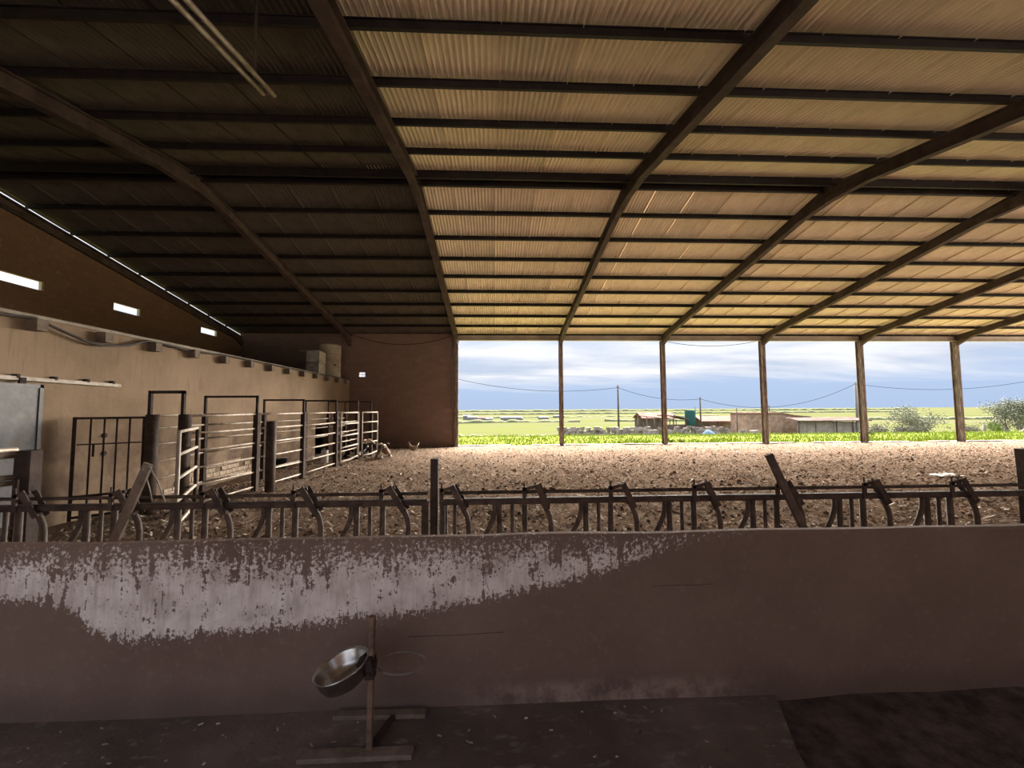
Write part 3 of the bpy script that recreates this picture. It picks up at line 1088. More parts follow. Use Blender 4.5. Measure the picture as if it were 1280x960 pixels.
def feed_barrier(x0, x1, stalls, label):
    r = empty('feed_barrier', ((x0 + x1) / 2, BAR_Y, 0), label, 'feed barrier', 'steel feed barriers behind the feed wall')
    inv = Matrix.Translation((-(x0 + x1) / 2, -BAR_Y, 0))
    kids = []
    MB().beam((x0, BAR_Y, RAIL_Z), (x1, BAR_Y, RAIL_Z), 0.05, 0.045, chamfer=0.008).build('rail', 'feed_steel', r)
    MB().path([(x0, BAR_Y + 0.02, UP_Z), (x1, BAR_Y + 0.02, UP_Z)], 0.013, 8).build('locking_rod', 'feed_steel', r)
    MB().beam((x0, BAR_Y, LOW_Z), (x1, BAR_Y, LOW_Z), 0.05, 0.05, chamfer=0.008).build('rail', 'feed_steel', r)
    for px in (x0 + 0.02, x1 - 0.02):
        MB().beam((px, BAR_Y + 0.035, -0.02), (px, BAR_Y + 0.035, RAIL_Z), 0.05, 0.03, up=(0, 1, 0)).build('end_post', 'feed_steel', r)
    for x in stalls:
        stall(r, x, partial=(x == stalls[0] and abs(x - x0) < 0.45))
    for c in r.children:
        c.matrix_local = inv @ c.matrix_local
    return r


def place_barriers():
    random.seed(4)
    feed_barrier(-4.1, -0.50, [-3.18, -2.53, -1.90, -1.26, -0.63], 'rusty locking feed barrier between the left pen gate and the square post')
    feed_barrier(-0.40, 4.25, [0.10 - 0.29, 0.42, 1.07, 1.71, 2.36, 3.05, 3.76], 'rusty locking feed barrier on the open yard side of the square post')
    feed_barrier(4.44, 8.7, [5.02, 5.67, 6.3, 6.95, 7.6, 8.25], 'rusty locking feed barrier past the upright timber post at its end')

    def post(name, p0, p1, w, h, mat, label, cat, group=None):
        m = MB()
        p0, p1 = Vector(p0), Vector(p1)
        m.beam(Vector((0, 0, 0)), p1 - p0, w, h, up=(0, 1, 0), chamfer=min(w, h) * 0.12)
        o = m.build(name, mat, None, p0)
        return tag(o, label, cat, group)
    post('square_post', (-0.455, 3.16, -0.02), (-0.455, 3.16, 1.375), 0.057, 0.057, 'dark_steel', 'dark square post standing upright between two feed barriers', 'post')
    post('timber_post', (4.36, 3.16, -0.02), (4.32, 3.16, 1.405), 0.12, 0.09, 'old_wood', 'thick dark timber post where two feed barriers meet by the open yard', 'post')
    # dark board leaning over the barrier
    post('leaning_board', (2.62, 2.93, 0.02), (2.075, 3.03, 1.395), 0.055, 0.03, 'old_wood', 'dark narrow board leaning slantwise against the feed barrier', 'board')
    # pale plank and wire leaning at the other side
    r = empty('leaning_plank', (-2.90, 2.93, 0.02), 'worn brown plank with a wire loop leaning against the feed barrier by the barred gate', 'board')
    m = MB()
    m.beam((0, 0, 0), (0.53, 0.0, 1.37), 0.06, 0.025, up=(0, 1, 0), chamfer=0.004)
    m.build('plank', 'pale_wood', r)
    m = MB()
    m.path([(0.515, -0.02, 1.35), (0.55, -0.02, 1.36), (0.60, 0, 1.24), (0.63, 0.03, 1.1)], 0.005, 6)
    m.path([(0.51, -0.015, 1.34), (0.52, 0.03, 1.2), (0.52, 0.06, 1.1)], 0.004, 6)
    m.build('wire_loop', 'hose', r)


place_barriers()


# ------------------------------------------------------------------ pen gate at the left edge
def tube_gate(name, p, q, zs, r, label, ends=True, mat='pipe', group=None, endmat=None):
    """gate of horizontal tubes from p to q (x, y)"""
    root = empty(name, (p[0], p[1], 0), label, 'gate', group)
    d = Vector((q[0] - p[0], q[1] - p[1], 0))
    for z in zs:
        MB().path([Vector((0, 0, z)), d + Vector((0, 0, z))], r, 10).build('tube', mat, root)
    if ends:
        for e in (Vector((0, 0, 0)), d):
            MB().path([e + Vector((0, 0, zs[0] - 0.02)), e + Vector((0, 0, zs[-1] + r))], r * 1.1, 10).build('end_tube', endmat or mat, root)
    return root


def pens():
    # post and tube gate by the galvanised door
    r = empty('gate_post', (-4.22, 3.92, 0), 'thick dark square post carrying a pen gate by the galvanised door', 'post')
    MB().beam((0, 0, -0.02), (0, 0, 1.40), 0.14, 0.12, up=(0, 1, 0), chamfer=0.01).build('post', 'dark_steel', r)
    MB().path([(0.02, -0.085, 1.15), (0.0, -0.085, 0.35)], 0.006, 6).build('latch_rod', 'pipe', r)
    tube_gate('pen_gate', (-4.27, 3.87), (-4.60, 2.75), (0.36, 0.66, 0.72, 1.12, 1.17, 1.36, 1.41), 0.024, 'pipe pen gate hung on the dark post by the galvanised door', ends=False)

    # barred gate standing at the wall
    ax, ay, bx, by = -6.66, 6.80, -6.03, 7.33
    root = empty('barred_gate', (ax, ay, 0), 'dark barred gate with upright bars standing in front of the plaster wall', 'gate')
    d = Vector((bx - ax, by - ay, 0))
    P = lambda t_, z: d * t_ + Vector((0, 0, z))
    w = 0.045
    for t_ in (0, 1):
        MB().beam(P(t_, 0.03), P(t_, 1.66), w, w, up=d.normalized()).build('stile', 'dark_steel', root)
    for z in (1.64, 0.40, 0.08):
        MB().beam(P(0, z), P(1, z), w * 0.8, w * 0.8).build('frame_rail', 'dark_steel', root)
    MB().beam(P(0.04, 1.22), P(0.97, 1.22), 0.02, 0.02).build('middle_rail', 'dark_steel', root)
    for t_ in (0.22, 0.41, 0.59, 0.78):
        MB().beam(P(t_, 0.08), P(t_, 1.64), 0.024, 0.024, up=d.normalized()).build('upright_bar', 'dark_steel', root)
    MB().beam(P(0.27, 1.22), P(0.27, 1.02), 0.02, 0.03, up=d.normalized()).build('latch', 'dark_steel', root)
    MB().beam(P(1, 1.3) + Vector((0.03, 0.02, 0)), P(1, 1.4) + Vector((0.03, 0.02, 0)), 0.03, 0.03, up=(1, 0, 0)).build('hinge', 'pipe', root)

    # cattle race: front posts, back posts, arches and rails
    root = empty('cattle_race', (-5.5, 7.3, 0), 'long steel pipe cattle race with arched frames along the plaster wall', 'cattle race')
    O = Vector((-5.5, 7.3, 0))

    def V(x, y, z):
        return Vector((x, y, z)) - O
    frames = [(-5.14, 9.1, -6.23, 2.05), (-4.95, 10.85, -5.95, 2.015), (-4.90, 12.9, -5.82, 2.04), (-4.85, 14.75, -5.87, 2.045), (-4.72, 15.9, -5.69, 2.06)]
    # round entry posts with their arch
    for x in (-5.87, -5.33):
        MB().path([V(x, 7.3, -0.03), V(x, 7.3, 1.69)], 0.095, 16).build('round_post', 'rust_post', root)
    m = MB()
    for a, b in (((-5.92, 7.3, 1.69), (-5.92, 7.3, 2.09)), ((-5.37, 7.3, 1.69), (-5.37, 7.3, 2.09)), ((-5.945, 7.3, 2.075), (-5.345, 7.3, 2.075))):
        m.beam(V(*a), V(*b), 0.05, 0.05, up=(0, 1, 0))
    m.build('arch', 'dark_steel', root)
    for i, (xf, y, xb, zt) in enumerate(frames):
        w = 0.10 if i < 2 else 0.115
        pz = 1.70 if i == 0 else 1.69
        MB().beam(V(xf, y, -0.03), V(xf, y, pz), w, w, up=(0, 1, 0)).build('front_post', 'dark_steel', root)
        MB().beam(V(xb, y, -0.03), V(xb, y, 1.69), 0.085, 0.085, up=(0, 1, 0)).build('back_post', 'dark_steel', root)
        m = MB()
        a = 0.045
        m.beam(V(xf, y, pz), V(xf, y, zt), a, a, up=(0, 1, 0))
        m.beam(V(xb, y, 1.69), V(xb, y, zt), a, a, up=(0, 1, 0))
        m.beam(V(xb - a / 2, y, zt), V(xf + a / 2, y, zt), a, a)
        m.build('arch', 'dark_steel', root)
    fz = (0.12, 0.43, 0.74, 1.05, 1.36, 1.67)
    bzs = (0.24, 0.56, 0.86, 1.16, 1.45, 1.67)
    fpts = [(-5.33, 7.3)] + [(f[0], f[1]) for f in frames[:4]]
    bpts = [(-5.87, 7.3)] + [(f[2], f[1]) for f in frames]
    for (p, q) in zip(fpts, fpts[1:]):
        for z in fz:
            MB().path([V(p[0], p[1], z), V((p[0] + q[0]) / 2, (p[1] + q[1]) / 2, z - rnd(0, 0.012)), V(q[0], q[1], z)], 0.021, 8).build('front_rail', 'pipe', root)
    for (p, q) in zip(bpts, bpts[1:]):
        for z in bzs:
            MB().path([V(p[0], p[1], z), V(q[0], q[1], z)], 0.02, 8).build('back_rail', 'pipe', root)
    for z in (1.66, 1.35, 1.02, 0.72, 0.42):
        MB().path([V(-5.87, 7.38, z), V(-6.55, 8.2, z)], 0.016, 8).build('wing_rail', 'rust_post', root)

    # gates closing the far end of the race
    def ladder(name, p, q, label):
        root = empty(name, (p[0], p[1], 0), label, 'gate', 'pale tube gates at the far end of the race')
        d = Vector((q[0] - p[0], q[1] - p[1], 0))
        for k, z in enumerate((0.16, 0.56, 0.93, 1.30, 1.66)):
            mid = d * 0.5 + Vector((0, 0, z - (0.05 if k == 0 else 0)))
            MB().path([Vector((0, 0, z - (0.04 if k == 0 else 0))), mid, d + Vector((0, 0, z))], 0.026, 8).build('tube', 'rail_white', root)
        for e in (Vector((0, 0, 0)), d):
            MB().path([e + Vector((0, 0, 0.08)), e + Vector((0, 0, 1.68))], 0.026, 8).build('end_tube', 'rail_white', root)
    ladder('tube_gate', (-4.80, 13.05), (-4.79, 14.6), 'pale tube gate of the cattle race before the lying calves')
    ladder('tube_gate', (-4.74, 14.92), (-4.55, 16.15), 'pale tube gate ending the cattle race, with a calf head at it')

    # free round post before the race
    r = tag(MB().path([(0, 0, -0.03), (0, 0, 1.51)], 0.098, 16).build('round_post', 'rust_post', None, (-4.80, 9.05, 0)), 'short rusty round post standing just in front of the cattle race', 'post')

    # small swing gate on the second round entry post
    root = empty('swing_gate', (-5.20, 7.42, 0), 'narrow tube gate swung open from the round entry post', 'gate')
    d = Vector((0.68, -1.33, 0))
    for t_ in (0, 1):
        MB().path([d * t_ + Vector((0, 0, 0.08)), d * t_ + Vector((0, 0, 1.46))], 0.027, 8).build('end_tube', 'dark_steel' if t_ == 0 else 'rail_white', root)
    for z in (0.12, 0.46, 0.78, 1.12, 1.45):
        MB().path([Vector((0, 0, z)), d + Vector((0, 0, z))], 0.025, 8).build('tube', 'rail_white', root)

    # galvanised sliding door and its track on the plaster wall
    root = empty('sliding_door', (-6.74, 5.2, 0), 'galvanised sheet sliding door hanging on the plaster wall', 'door')
    MB().box((-0.02, -1.3, 0.05), (0.02, 1.17, 2.14)).build('door_sheet', 'galv', root)
    m = MB()
    m.box((0.02, 1.12, 0.05), (0.035, 1.17, 2.15))
    m.box((0.02, -1.3, 2.10), (0.035, 1.17, 2.15))
    m.build('edge_strip', 'galv', root)
    for y in (-1.0, 0.0, 0.9):
        MB().box((0.0, y - 0.04, 2.12), (0.03, y + 0.04, 2.24)).build('hanger', 'dark_steel', root)
    root = empty('door_track', (-6.75, 6.0, 2.2), 'pale sliding door track fixed along the plaster wall', 'rail')
    MB().beam((0, -3.4, 0.06), (0, 1.65, 0.01), 0.05, 0.055).build('track', 'rail_white', root)
    for y in (-2.6, -1.6, -0.6, 0.05, 0.55, 1.05, 1.5):
        MB().box((-0.05, y - 0.02, 0.03), (0.03, y + 0.02, 0.085)).build('bracket', 'dark_steel', root)


pens()


# ------------------------------------------------------------------ drinking bowl on its stand
def bowl_stand():
    r = empty('bowl_stand', (-0.57, 1.97, PASS_Z), 'rusty metal stand with timber feet in front of the feed wall', 'stand')
    MB().beam((0, 0, 0.02), (0.005, 0, 0.60), 0.026, 0.026, up=(0, 1, 0), chamfer=0.003).build('post', 'stand', r)
    MB().beam((-0.30, -0.02, 0.011), (0.20, -0.02, 0.011), 0.06, 0.022, chamfer=0.004).build('foot', 'stand_foot', r)
    MB().beam((-0.24, 0.225, 0.011), (0.22, 0.215, 0.011), 0.05, 0.022, chamfer=0.004).build('foot', 'stand_foot', r)
    MB().beam((0.0, 0.01, 0.018), (0.06, 0.19, 0.018), 0.02, 0.02).build('shadow_tie_bar', 'dark_steel', r)  # dark bar standing in for the post's shadow between the feet
    m = MB()
    m.box((-0.035, -0.025, 0.375), (0.025, 0.02, 0.40))
    m.box((-0.02, -0.022, 0.33), (0.02, 0.022, 0.42))
    m.path([(-0.03, -0.03, 0.387), (0.035, -0.03, 0.387)], 0.008, 8)
    m.path([(0.0, -0.045, 0.36), (0.0, 0.035, 0.36)], 0.009, 8)
    m.build('clamp', 'dark_steel', r)
    # hose loop
    m = MB()
    pts = []
    for k in range(25):
        a = 2 * pi * (0.56 + 0.86 * k / 24)
        pts.append((0.12 + 0.115 * cos(a), 0.09 + 0.055 * sin(a), 0.335 + 0.02 * sin(a)))
    pts = [(0.01, 0.0, 0.35)] + pts
    m.path(pts, 0.0045, 8)
    m.build('hose', 'hose', r)
    b = empty('drinking_bowl', (-0.695, 1.95, 0.60), 'tilted stainless steel drinking bowl clamped to the rusty stand', 'bowl')
    b.rotation_euler = (radians(4), radians(-15), 0)
    b.scale = (0.9, 0.9, 0.9)
    m = MB()
    R = 0.132
    m.lathe([(0.0, -0.088), (0.07, -0.087), (0.098, -0.078), (0.112, -0.055), (0.124, -0.01), (0.129, 0.0), (0.134, 0.002), (0.136, -0.003), (0.1335, -0.012), (0.128, -0.016), (0.117, -0.058), (0.103, -0.083), (0.07, -0.093), (0.0, -0.094)], 48)
    m.build('bowl_shell', 'stainless', b)
    m = MB()
    m.path([(0.115, 0.05, -0.02), (0.085, 0.045, -0.03), (0.07, 0.03, -0.055)], [0.016, 0.018, 0.02], 10)
    m.build('valve', 'dark_steel', b)
    MB().box((0.120, -0.03, -0.06), (0.155, 0.03, -0.005)).build('mount_plate', 'dark_steel', b)
    m = MB()
    m.path([(0.01, -0.05, -0.094), (0.03, -0.06, -0.115), (0.05, -0.05, -0.112), (0.055, -0.04, -0.094)], 0.003, 6)
    m.build('drain_ring', 'hose', b)


bowl_stand()


# ------------------------------------------------------------------ things hung from the roof and walls
def hung():
    r = empty('hanging_pipe', (-2.40, 4.3, 5.11), 'pair of rusty pipes hanging under the dark roof', 'pipe')
    for dx, dz in ((-0.045, 0.0), (0.045, 0.02)):
        MB().path([(dx, 0.0 - (0.05 if dx < 0 else 0), dz), (dx + 0.03, -1.3, dz - 0.27), (dx + 0.08, -6.7, dz - 0.75)], 0.024, 10).build('pipe', 'pipe', r)
    MB().beam((-0.075, -0.06, 0.0), (0.075, -0.04, 0.02), 0.02, 0.03).build('end_link', 'stand', r)
    MB().path([(-0.05, -0.2, 0.02), (-0.06, -0.2, raft_z(4.1) + 0.3 - 5.11)], 0.016, 8).build('drop_rod', 'dark_steel', r)
    # cable slung along the plaster wall
    m = MB()
    pts = [(-6.735, 2.0, 3.10), (-6.72, 4.5, 3.0), (-6.72, 5.76, 3.08), (-6.72, 6.2, 3.12), (-6.70, 6.6, 2.99), (-6.70, 6.95, 2.90), (-6.70, 7.2, 2.87), (-6.70, 7.7, 2.95), (-6.72, 8.14, 3.11), (-6.71, 8.7, 3.10), (-6.72, 9.3, 3.07), (-6.735, 10.4, 3.14), (-6.735, 13, 3.14), (-6.735, 19.3, 3.15)]
    m.path(pts, 0.022, 6)
    tag(m.build('cable', 'cable'), 'dark cable sagging along the top of the plaster wall', 'cable')
    m = MB()
    m.path([(-6.7 + 4.8 * t, 19.30, 5.30 - 1.9 * (t * (1 - t)) - 0.02 * t) for t in [i / 16 for i in range(17)]], 0.018, 6)
    tag(m.build('cable', 'cable'), 'thin dark cable sagging across the top of the brown block wall', 'cable')
    m = MB()
    m.path([(8.22 + 4.96 * t, 19.6, 5.08 - 1.1 * (t * (1 - t)) * 1.0) for t in [i / 16 for i in range(17)]], 0.012, 6)
    tag(m.build('cable', 'wire'), 'thin wire sagging outside under the eave between two columns', 'cable')
    # things on the loft
    r = empty('storage_tank', (-7.42, 18.55, 3.18), 'grimy upright cylindrical tank standing on the loft', 'tank')
    MB().lathe([(0.0, 0.0), (0.50, 0.0), (0.51, 0.03), (0.51, 1.40), (0.52, 1.41), (0.52, 1.46), (0.49, 1.48), (0.0, 1.50)], 32).build('tank_body', 'tank', r)
    for z in (0.45, 1.0):
        MB().lathe([(0.512, z), (0.518, z + 0.01), (0.518, z + 0.04), (0.512, z + 0.05)], 32).build('hoop', 'cap', r)
    MB().path([(0.38, -0.33, 0.55), (0.44, -0.38, 0.55)], 0.03, 8).build('outlet', 'dark_steel', r)
    for k, nm in enumerate(('lower', 'upper')):
        m = MB()
        z0 = 3.18 + k * 0.475
        m.beam((-7.52, 16.9, z0 + 0.232), (-7.02 + 0.01 * k, 16.9, z0 + 0.232), 0.62, 0.46, chamfer=0.03)
        o = tag(m.build('pale_block', 'bale'), '%s pale square block of the stack beside the loft tank' % nm, 'block')
    m = MB()
    m.beam((-7.85, 16.9, 4.145), (-7.1, 16.9, 4.145), 0.5, 0.03)
    tag(m.build('loft_board', 'bale'), 'pale board lying on top of the stacked blocks on the loft', 'board')


hung()


# ------------------------------------------------------------------ animals and litter in the yard
def skin_body(name, mat, parent, nodes, edges, sub=2):
    me = bpy.data.meshes.new(name)
    me.from_pydata([n[0] for n in nodes], edges, [])
    o = link(name, me, parent)
    md = o.modifiers.new('skin', 'SKIN')
    sv = me.skin_vertices[0].data
    for i, n in enumerate(nodes):
        rr = n[1]
        sv[i].radius = rr if isinstance(rr, tuple) else (rr, rr)
        sv[i].use_root = (i == 0)
    md.use_smooth_shade = True
    s = o.modifiers.new('sub', 'SUBSURF')
    s.levels = s.render_levels = sub
    dg = bpy.context.evaluated_depsgraph_get()
    me2 = bpy.data.meshes.new_from_object(o.evaluated_get(dg))
    o.modifiers.clear()
    o.data = me2
    me2.name = name
    me2.materials.clear()
    me2.materials.append(MAT[mat])
    me2.polygons.foreach_set('use_smooth', [True] * len(me2.polygons))
    return o


def lying_calf(loc, rz, mat, label, turn=0.0, head_mat=None, scale=1.0):
    """calf lying on its folded legs, head raised; faces local +x"""
    r = empty('calf', loc, label, 'calf', None, None, rz)
    r.scale = (scale,) * 3
    hx, hy = 0.60, turn
    nodes = [((0.0, 0, 0.25), (0.185, 0.20)), ((0.24, 0, 0.27), (0.17, 0.20)), ((-0.24, 0, 0.25), (0.17, 0.19)), ((-0.42, 0, 0.22), (0.12, 0.13)),
             ((0.40, hy * 0.3, 0.34), 0.12), ((0.50, hy * 0.6, 0.47), 0.085), ((0.55, hy, 0.56), 0.08), ((hx + 0.07, hy * 1.25, 0.54), 0.068), ((hx + 0.17, hy * 1.5, 0.49), 0.048), ((hx + 0.21, hy * 1.6, 0.475), 0.04),
             ((0.25, 0.17, 0.14), 0.065), ((0.44, 0.19, 0.07), 0.04), ((0.28, 0.20, 0.04), 0.028),
             ((0.25, -0.17, 0.14), 0.065), ((0.46, -0.19, 0.07), 0.04), ((0.60, -0.17, 0.04), 0.028),
             ((-0.28, 0.18, 0.15), 0.10), ((-0.08, 0.25, 0.09), 0.055), ((-0.24, 0.27, 0.04), 0.032), ((-0.06, 0.29, 0.035), 0.026),
             ((-0.28, -0.18, 0.15), 0.10), ((-0.08, -0.25, 0.09), 0.055), ((-0.24, -0.27, 0.04), 0.032), ((-0.06, -0.29, 0.035), 0.026),
             ((-0.50, 0.02, 0.18), 0.02), ((-0.54, 0.05, 0.06), 0.018)]
    edges = [(0, 1), (0, 2), (2, 3), (1, 4), (4, 5), (5, 6), (6, 7), (7, 8), (8, 9), (1, 10), (10, 11), (11, 12), (1, 13), (13, 14), (14, 15), (2, 16), (16, 17), (17, 18), (18, 19), (2, 20), (20, 21), (21, 22), (22, 23), (3, 24), (24, 25)]
    b = skin_body('body', mat, r, nodes, edges)
    for s in (-1, 1):
        m = MB()
        bx, by, bz = 0.55, hy + s * 0.06, 0.61
        m.path([(bx, by, bz), (bx - 0.02, by + s * 0.06, bz + 0.015), (bx - 0.03, by + s * 0.13, bz - 0.005), (bx - 0.03, by + s * 0.165, bz - 0.02)], [0.016, 0.034, 0.03, 0.006], 8)
        m.build('ear', head_mat or mat, r)
    for s in (-1, 1):
        MB().path([(hx + 0.035, hy * 1.15 + s * 0.052, 0.575), (hx + 0.04, hy * 1.15 + s * 0.066, 0.577)], [0.014, 0.007], 8).build('eye', 'black_rubber', r)
    MB().path([(hx + 0.225, hy * 1.62, 0.475), (hx + 0.25, hy * 1.66, 0.468)], [0.036, 0.022], 10).build('nose', 'black_rubber', r)
    if head_mat:
        m = MB()
        m.path([(0.545, hy, 0.60), (hx + 0.05, hy * 1.22, 0.582), (hx + 0.13, hy * 1.42, 0.535), (hx + 0.2, hy * 1.58, 0.495), (hx + 0.235, hy * 1.65, 0.47)], [0.05, 0.064, 0.054, 0.046, 0.02], 12)
        m.build('face_blaze', head_mat, r)
    return r


def animals():
    lying_calf((-5.22, 15.45, 0.0), radians(-14), 'coat_black_white', 'black and white calf lying by the race gate with its tan head raised', 0.0, 'muzzle', 1.05)
    lying_calf((-4.02, 15.15, 0.0), radians(-62), 'coat_brown_white', 'brown and white calf lying in the open beside the end of the race', -0.12, None, 0.9)
    lying_calf((-5.35, 16.6, 0.0), radians(160), 'coat_black_white', 'black and white calf lying behind the pale race gates', 0.1, None, 0.95)
    # hen
    r = empty('hen', (-3.22, 16.5, 0.0), 'brown hen with a pale tail standing on the yard', 'hen', None, None, radians(190))
    skin_body('body', 'coat_hen', r,
              [((0, 0, 0.22), (0.10, 0.10)), ((0.09, 0, 0.24), (0.09, 0.095)), ((-0.09, 0, 0.24), 0.08), ((0.14, 0, 0.32), 0.05), ((0.165, 0, 0.39), 0.036), ((0.185, 0, 0.415), 0.034), ((-0.16, 0, 0.31), (0.035, 0.05)), ((0.03, 0.04, 0.12), 0.035), ((0.03, -0.04, 0.12), 0.035)],
              [(0, 1), (0, 2), (1, 3), (3, 4), (4, 5), (2, 6), (0, 7), (0, 8)])
    m = MB()
    for k in range(5):
        a = radians(-24 + 12 * k)
        m.path([(-0.13, 0.01 * (k - 2), 0.28), (-0.19, 0.02 * (k - 2), 0.36 + 0.01 * k), (-0.22, 0.03 * (k - 2), 0.44 - 0.01 * abs(k - 2))], [0.02, 0.022, 0.006], 6)
    m.build('tail', 'white_feather', r)
    m = MB()
    for s in (-1, 1):
        m.path([(0.03, 0.04 * s, 0.12), (0.02, 0.04 * s, 0.015)], 0.009, 6)
        for t_ in (-0.5, 0, 0.5):
            m.path([(0.02, 0.04 * s, 0.012), (0.075 * cos(t_) + 0.02, 0.04 * s + 0.06 * sin(t_), 0.008)], 0.006, 5)
    m.build('legs', 'horn', r)
    m = MB()
    m.path([(0.15, 0, 0.44), (0.175, 0, 0.465), (0.20, 0, 0.455), (0.21, 0, 0.435)], [0.008, 0.014, 0.012, 0.005], 6)
    m.build('comb', 'red_comb', r)
    m = MB()
    m.path([(0.21, 0, 0.41), (0.245, 0, 0.40)], [0.012, 0.002], 6)
    m.build('beak', 'horn', r)
    for s in (-1, 1):
        MB().path([(0.195, 0.026 * s, 0.425), (0.196, 0.034 * s, 0.425)], [0.007, 0.003], 6).build('eye', 'black_rubber', r)
    # black bucket and white canister in the race
    b = empty('rubber_bucket', (-6.45, 12.75, 0.0), 'black rubber bucket on the ground behind the race', 'bucket')
    MB().lathe([(0.0, 0.01), (0.13, 0.0), (0.17, 0.26), (0.185, 0.27), (0.185, 0.285), (0.165, 0.28), (0.125, 0.02), (0.0, 0.02)], 24).build('pail', 'black_rubber', b)
    MB().path([(0.17 * cos(a), 0, 0.27 + 0.02 - 0.06 * sin(a) * 0) if False else (0.178 * cos(a), 0.05 * sin(a), 0.275 + 0.10 * sin(a)) for a in [pi * k / 12 for k in range(13)]], 0.006, 6).build('handle', 'pipe', b)
    b = empty('white_canister', (-5.62, 13.9, 0.0), 'white plastic canister standing inside the race', 'canister')
    MB().beam((0, 0, 0.0), (0, 0, 0.42), 0.20, 0.16, up=(0, 1, 0), chamfer=0.03).build('can_body', 'white_plastic', b)
    MB().path([(0.05, 0, 0.42), (0.05, 0, 0.47)], 0.03, 10).build('cap', 'black_rubber', b)
    MB().path([(-0.06, 0, 0.42), (-0.06, 0, 0.47), (0.0, 0, 0.47), (0.0, 0, 0.42)], 0.012, 8).build('grip', 'white_plastic', b)
    # crumpled white plastic sheet
    m = MB()
    n = 10
    vv = []
    for j in range(n + 1):
        for i in range(n + 1):
            x, y = (i / n - 0.5) * 0.55, (j / n - 0.5) * 0.35
            e = 1 - max(abs(i / n - 0.5), abs(j / n - 0.5)) * 1.7
            vv.append((x + noise.noise((i, j, 2)) * 0.03, y + noise.noise((i, j, 7)) * 0.03, 0.03 + max(0, e) * 0.10 * (0.5 + noise.noise((i * .8, j * .8, 4))) + 0.02 * noise.noise((i * 1.7, j * 1.7, 1))))
    m.add(vv, [(j * (n + 1) + i, j * (n + 1) + i + 1, (j + 1) * (n + 1) + i + 1, (j + 1) * (n + 1) + i) for j in range(n) for i in range(n)], True)
    tag(m.build('plastic_sheet', 'white_plastic', None, (11.3, 9.85, 0.0), raw=True), 'crumpled white plastic sheet lying alone on the littered yard', 'plastic sheet')


animals()


# ------------------------------------------------------------------ beyond the yard
def ground_z(y):
    pts = [(26, -0.05), (28, -0.12), (34, -1.0), (42, -2.0), (50, -2.5), (75, -2.7), (120, -3.5), (300, -6.5), (600, -9), (6000, -9)]
    if y <= 26:
        return -0.05
    for (a, b), (c, d) in zip(pts, pts[1:]):
        if y <= c:
            return b + (d - b) * (y - a) / (c - a)
    return -9


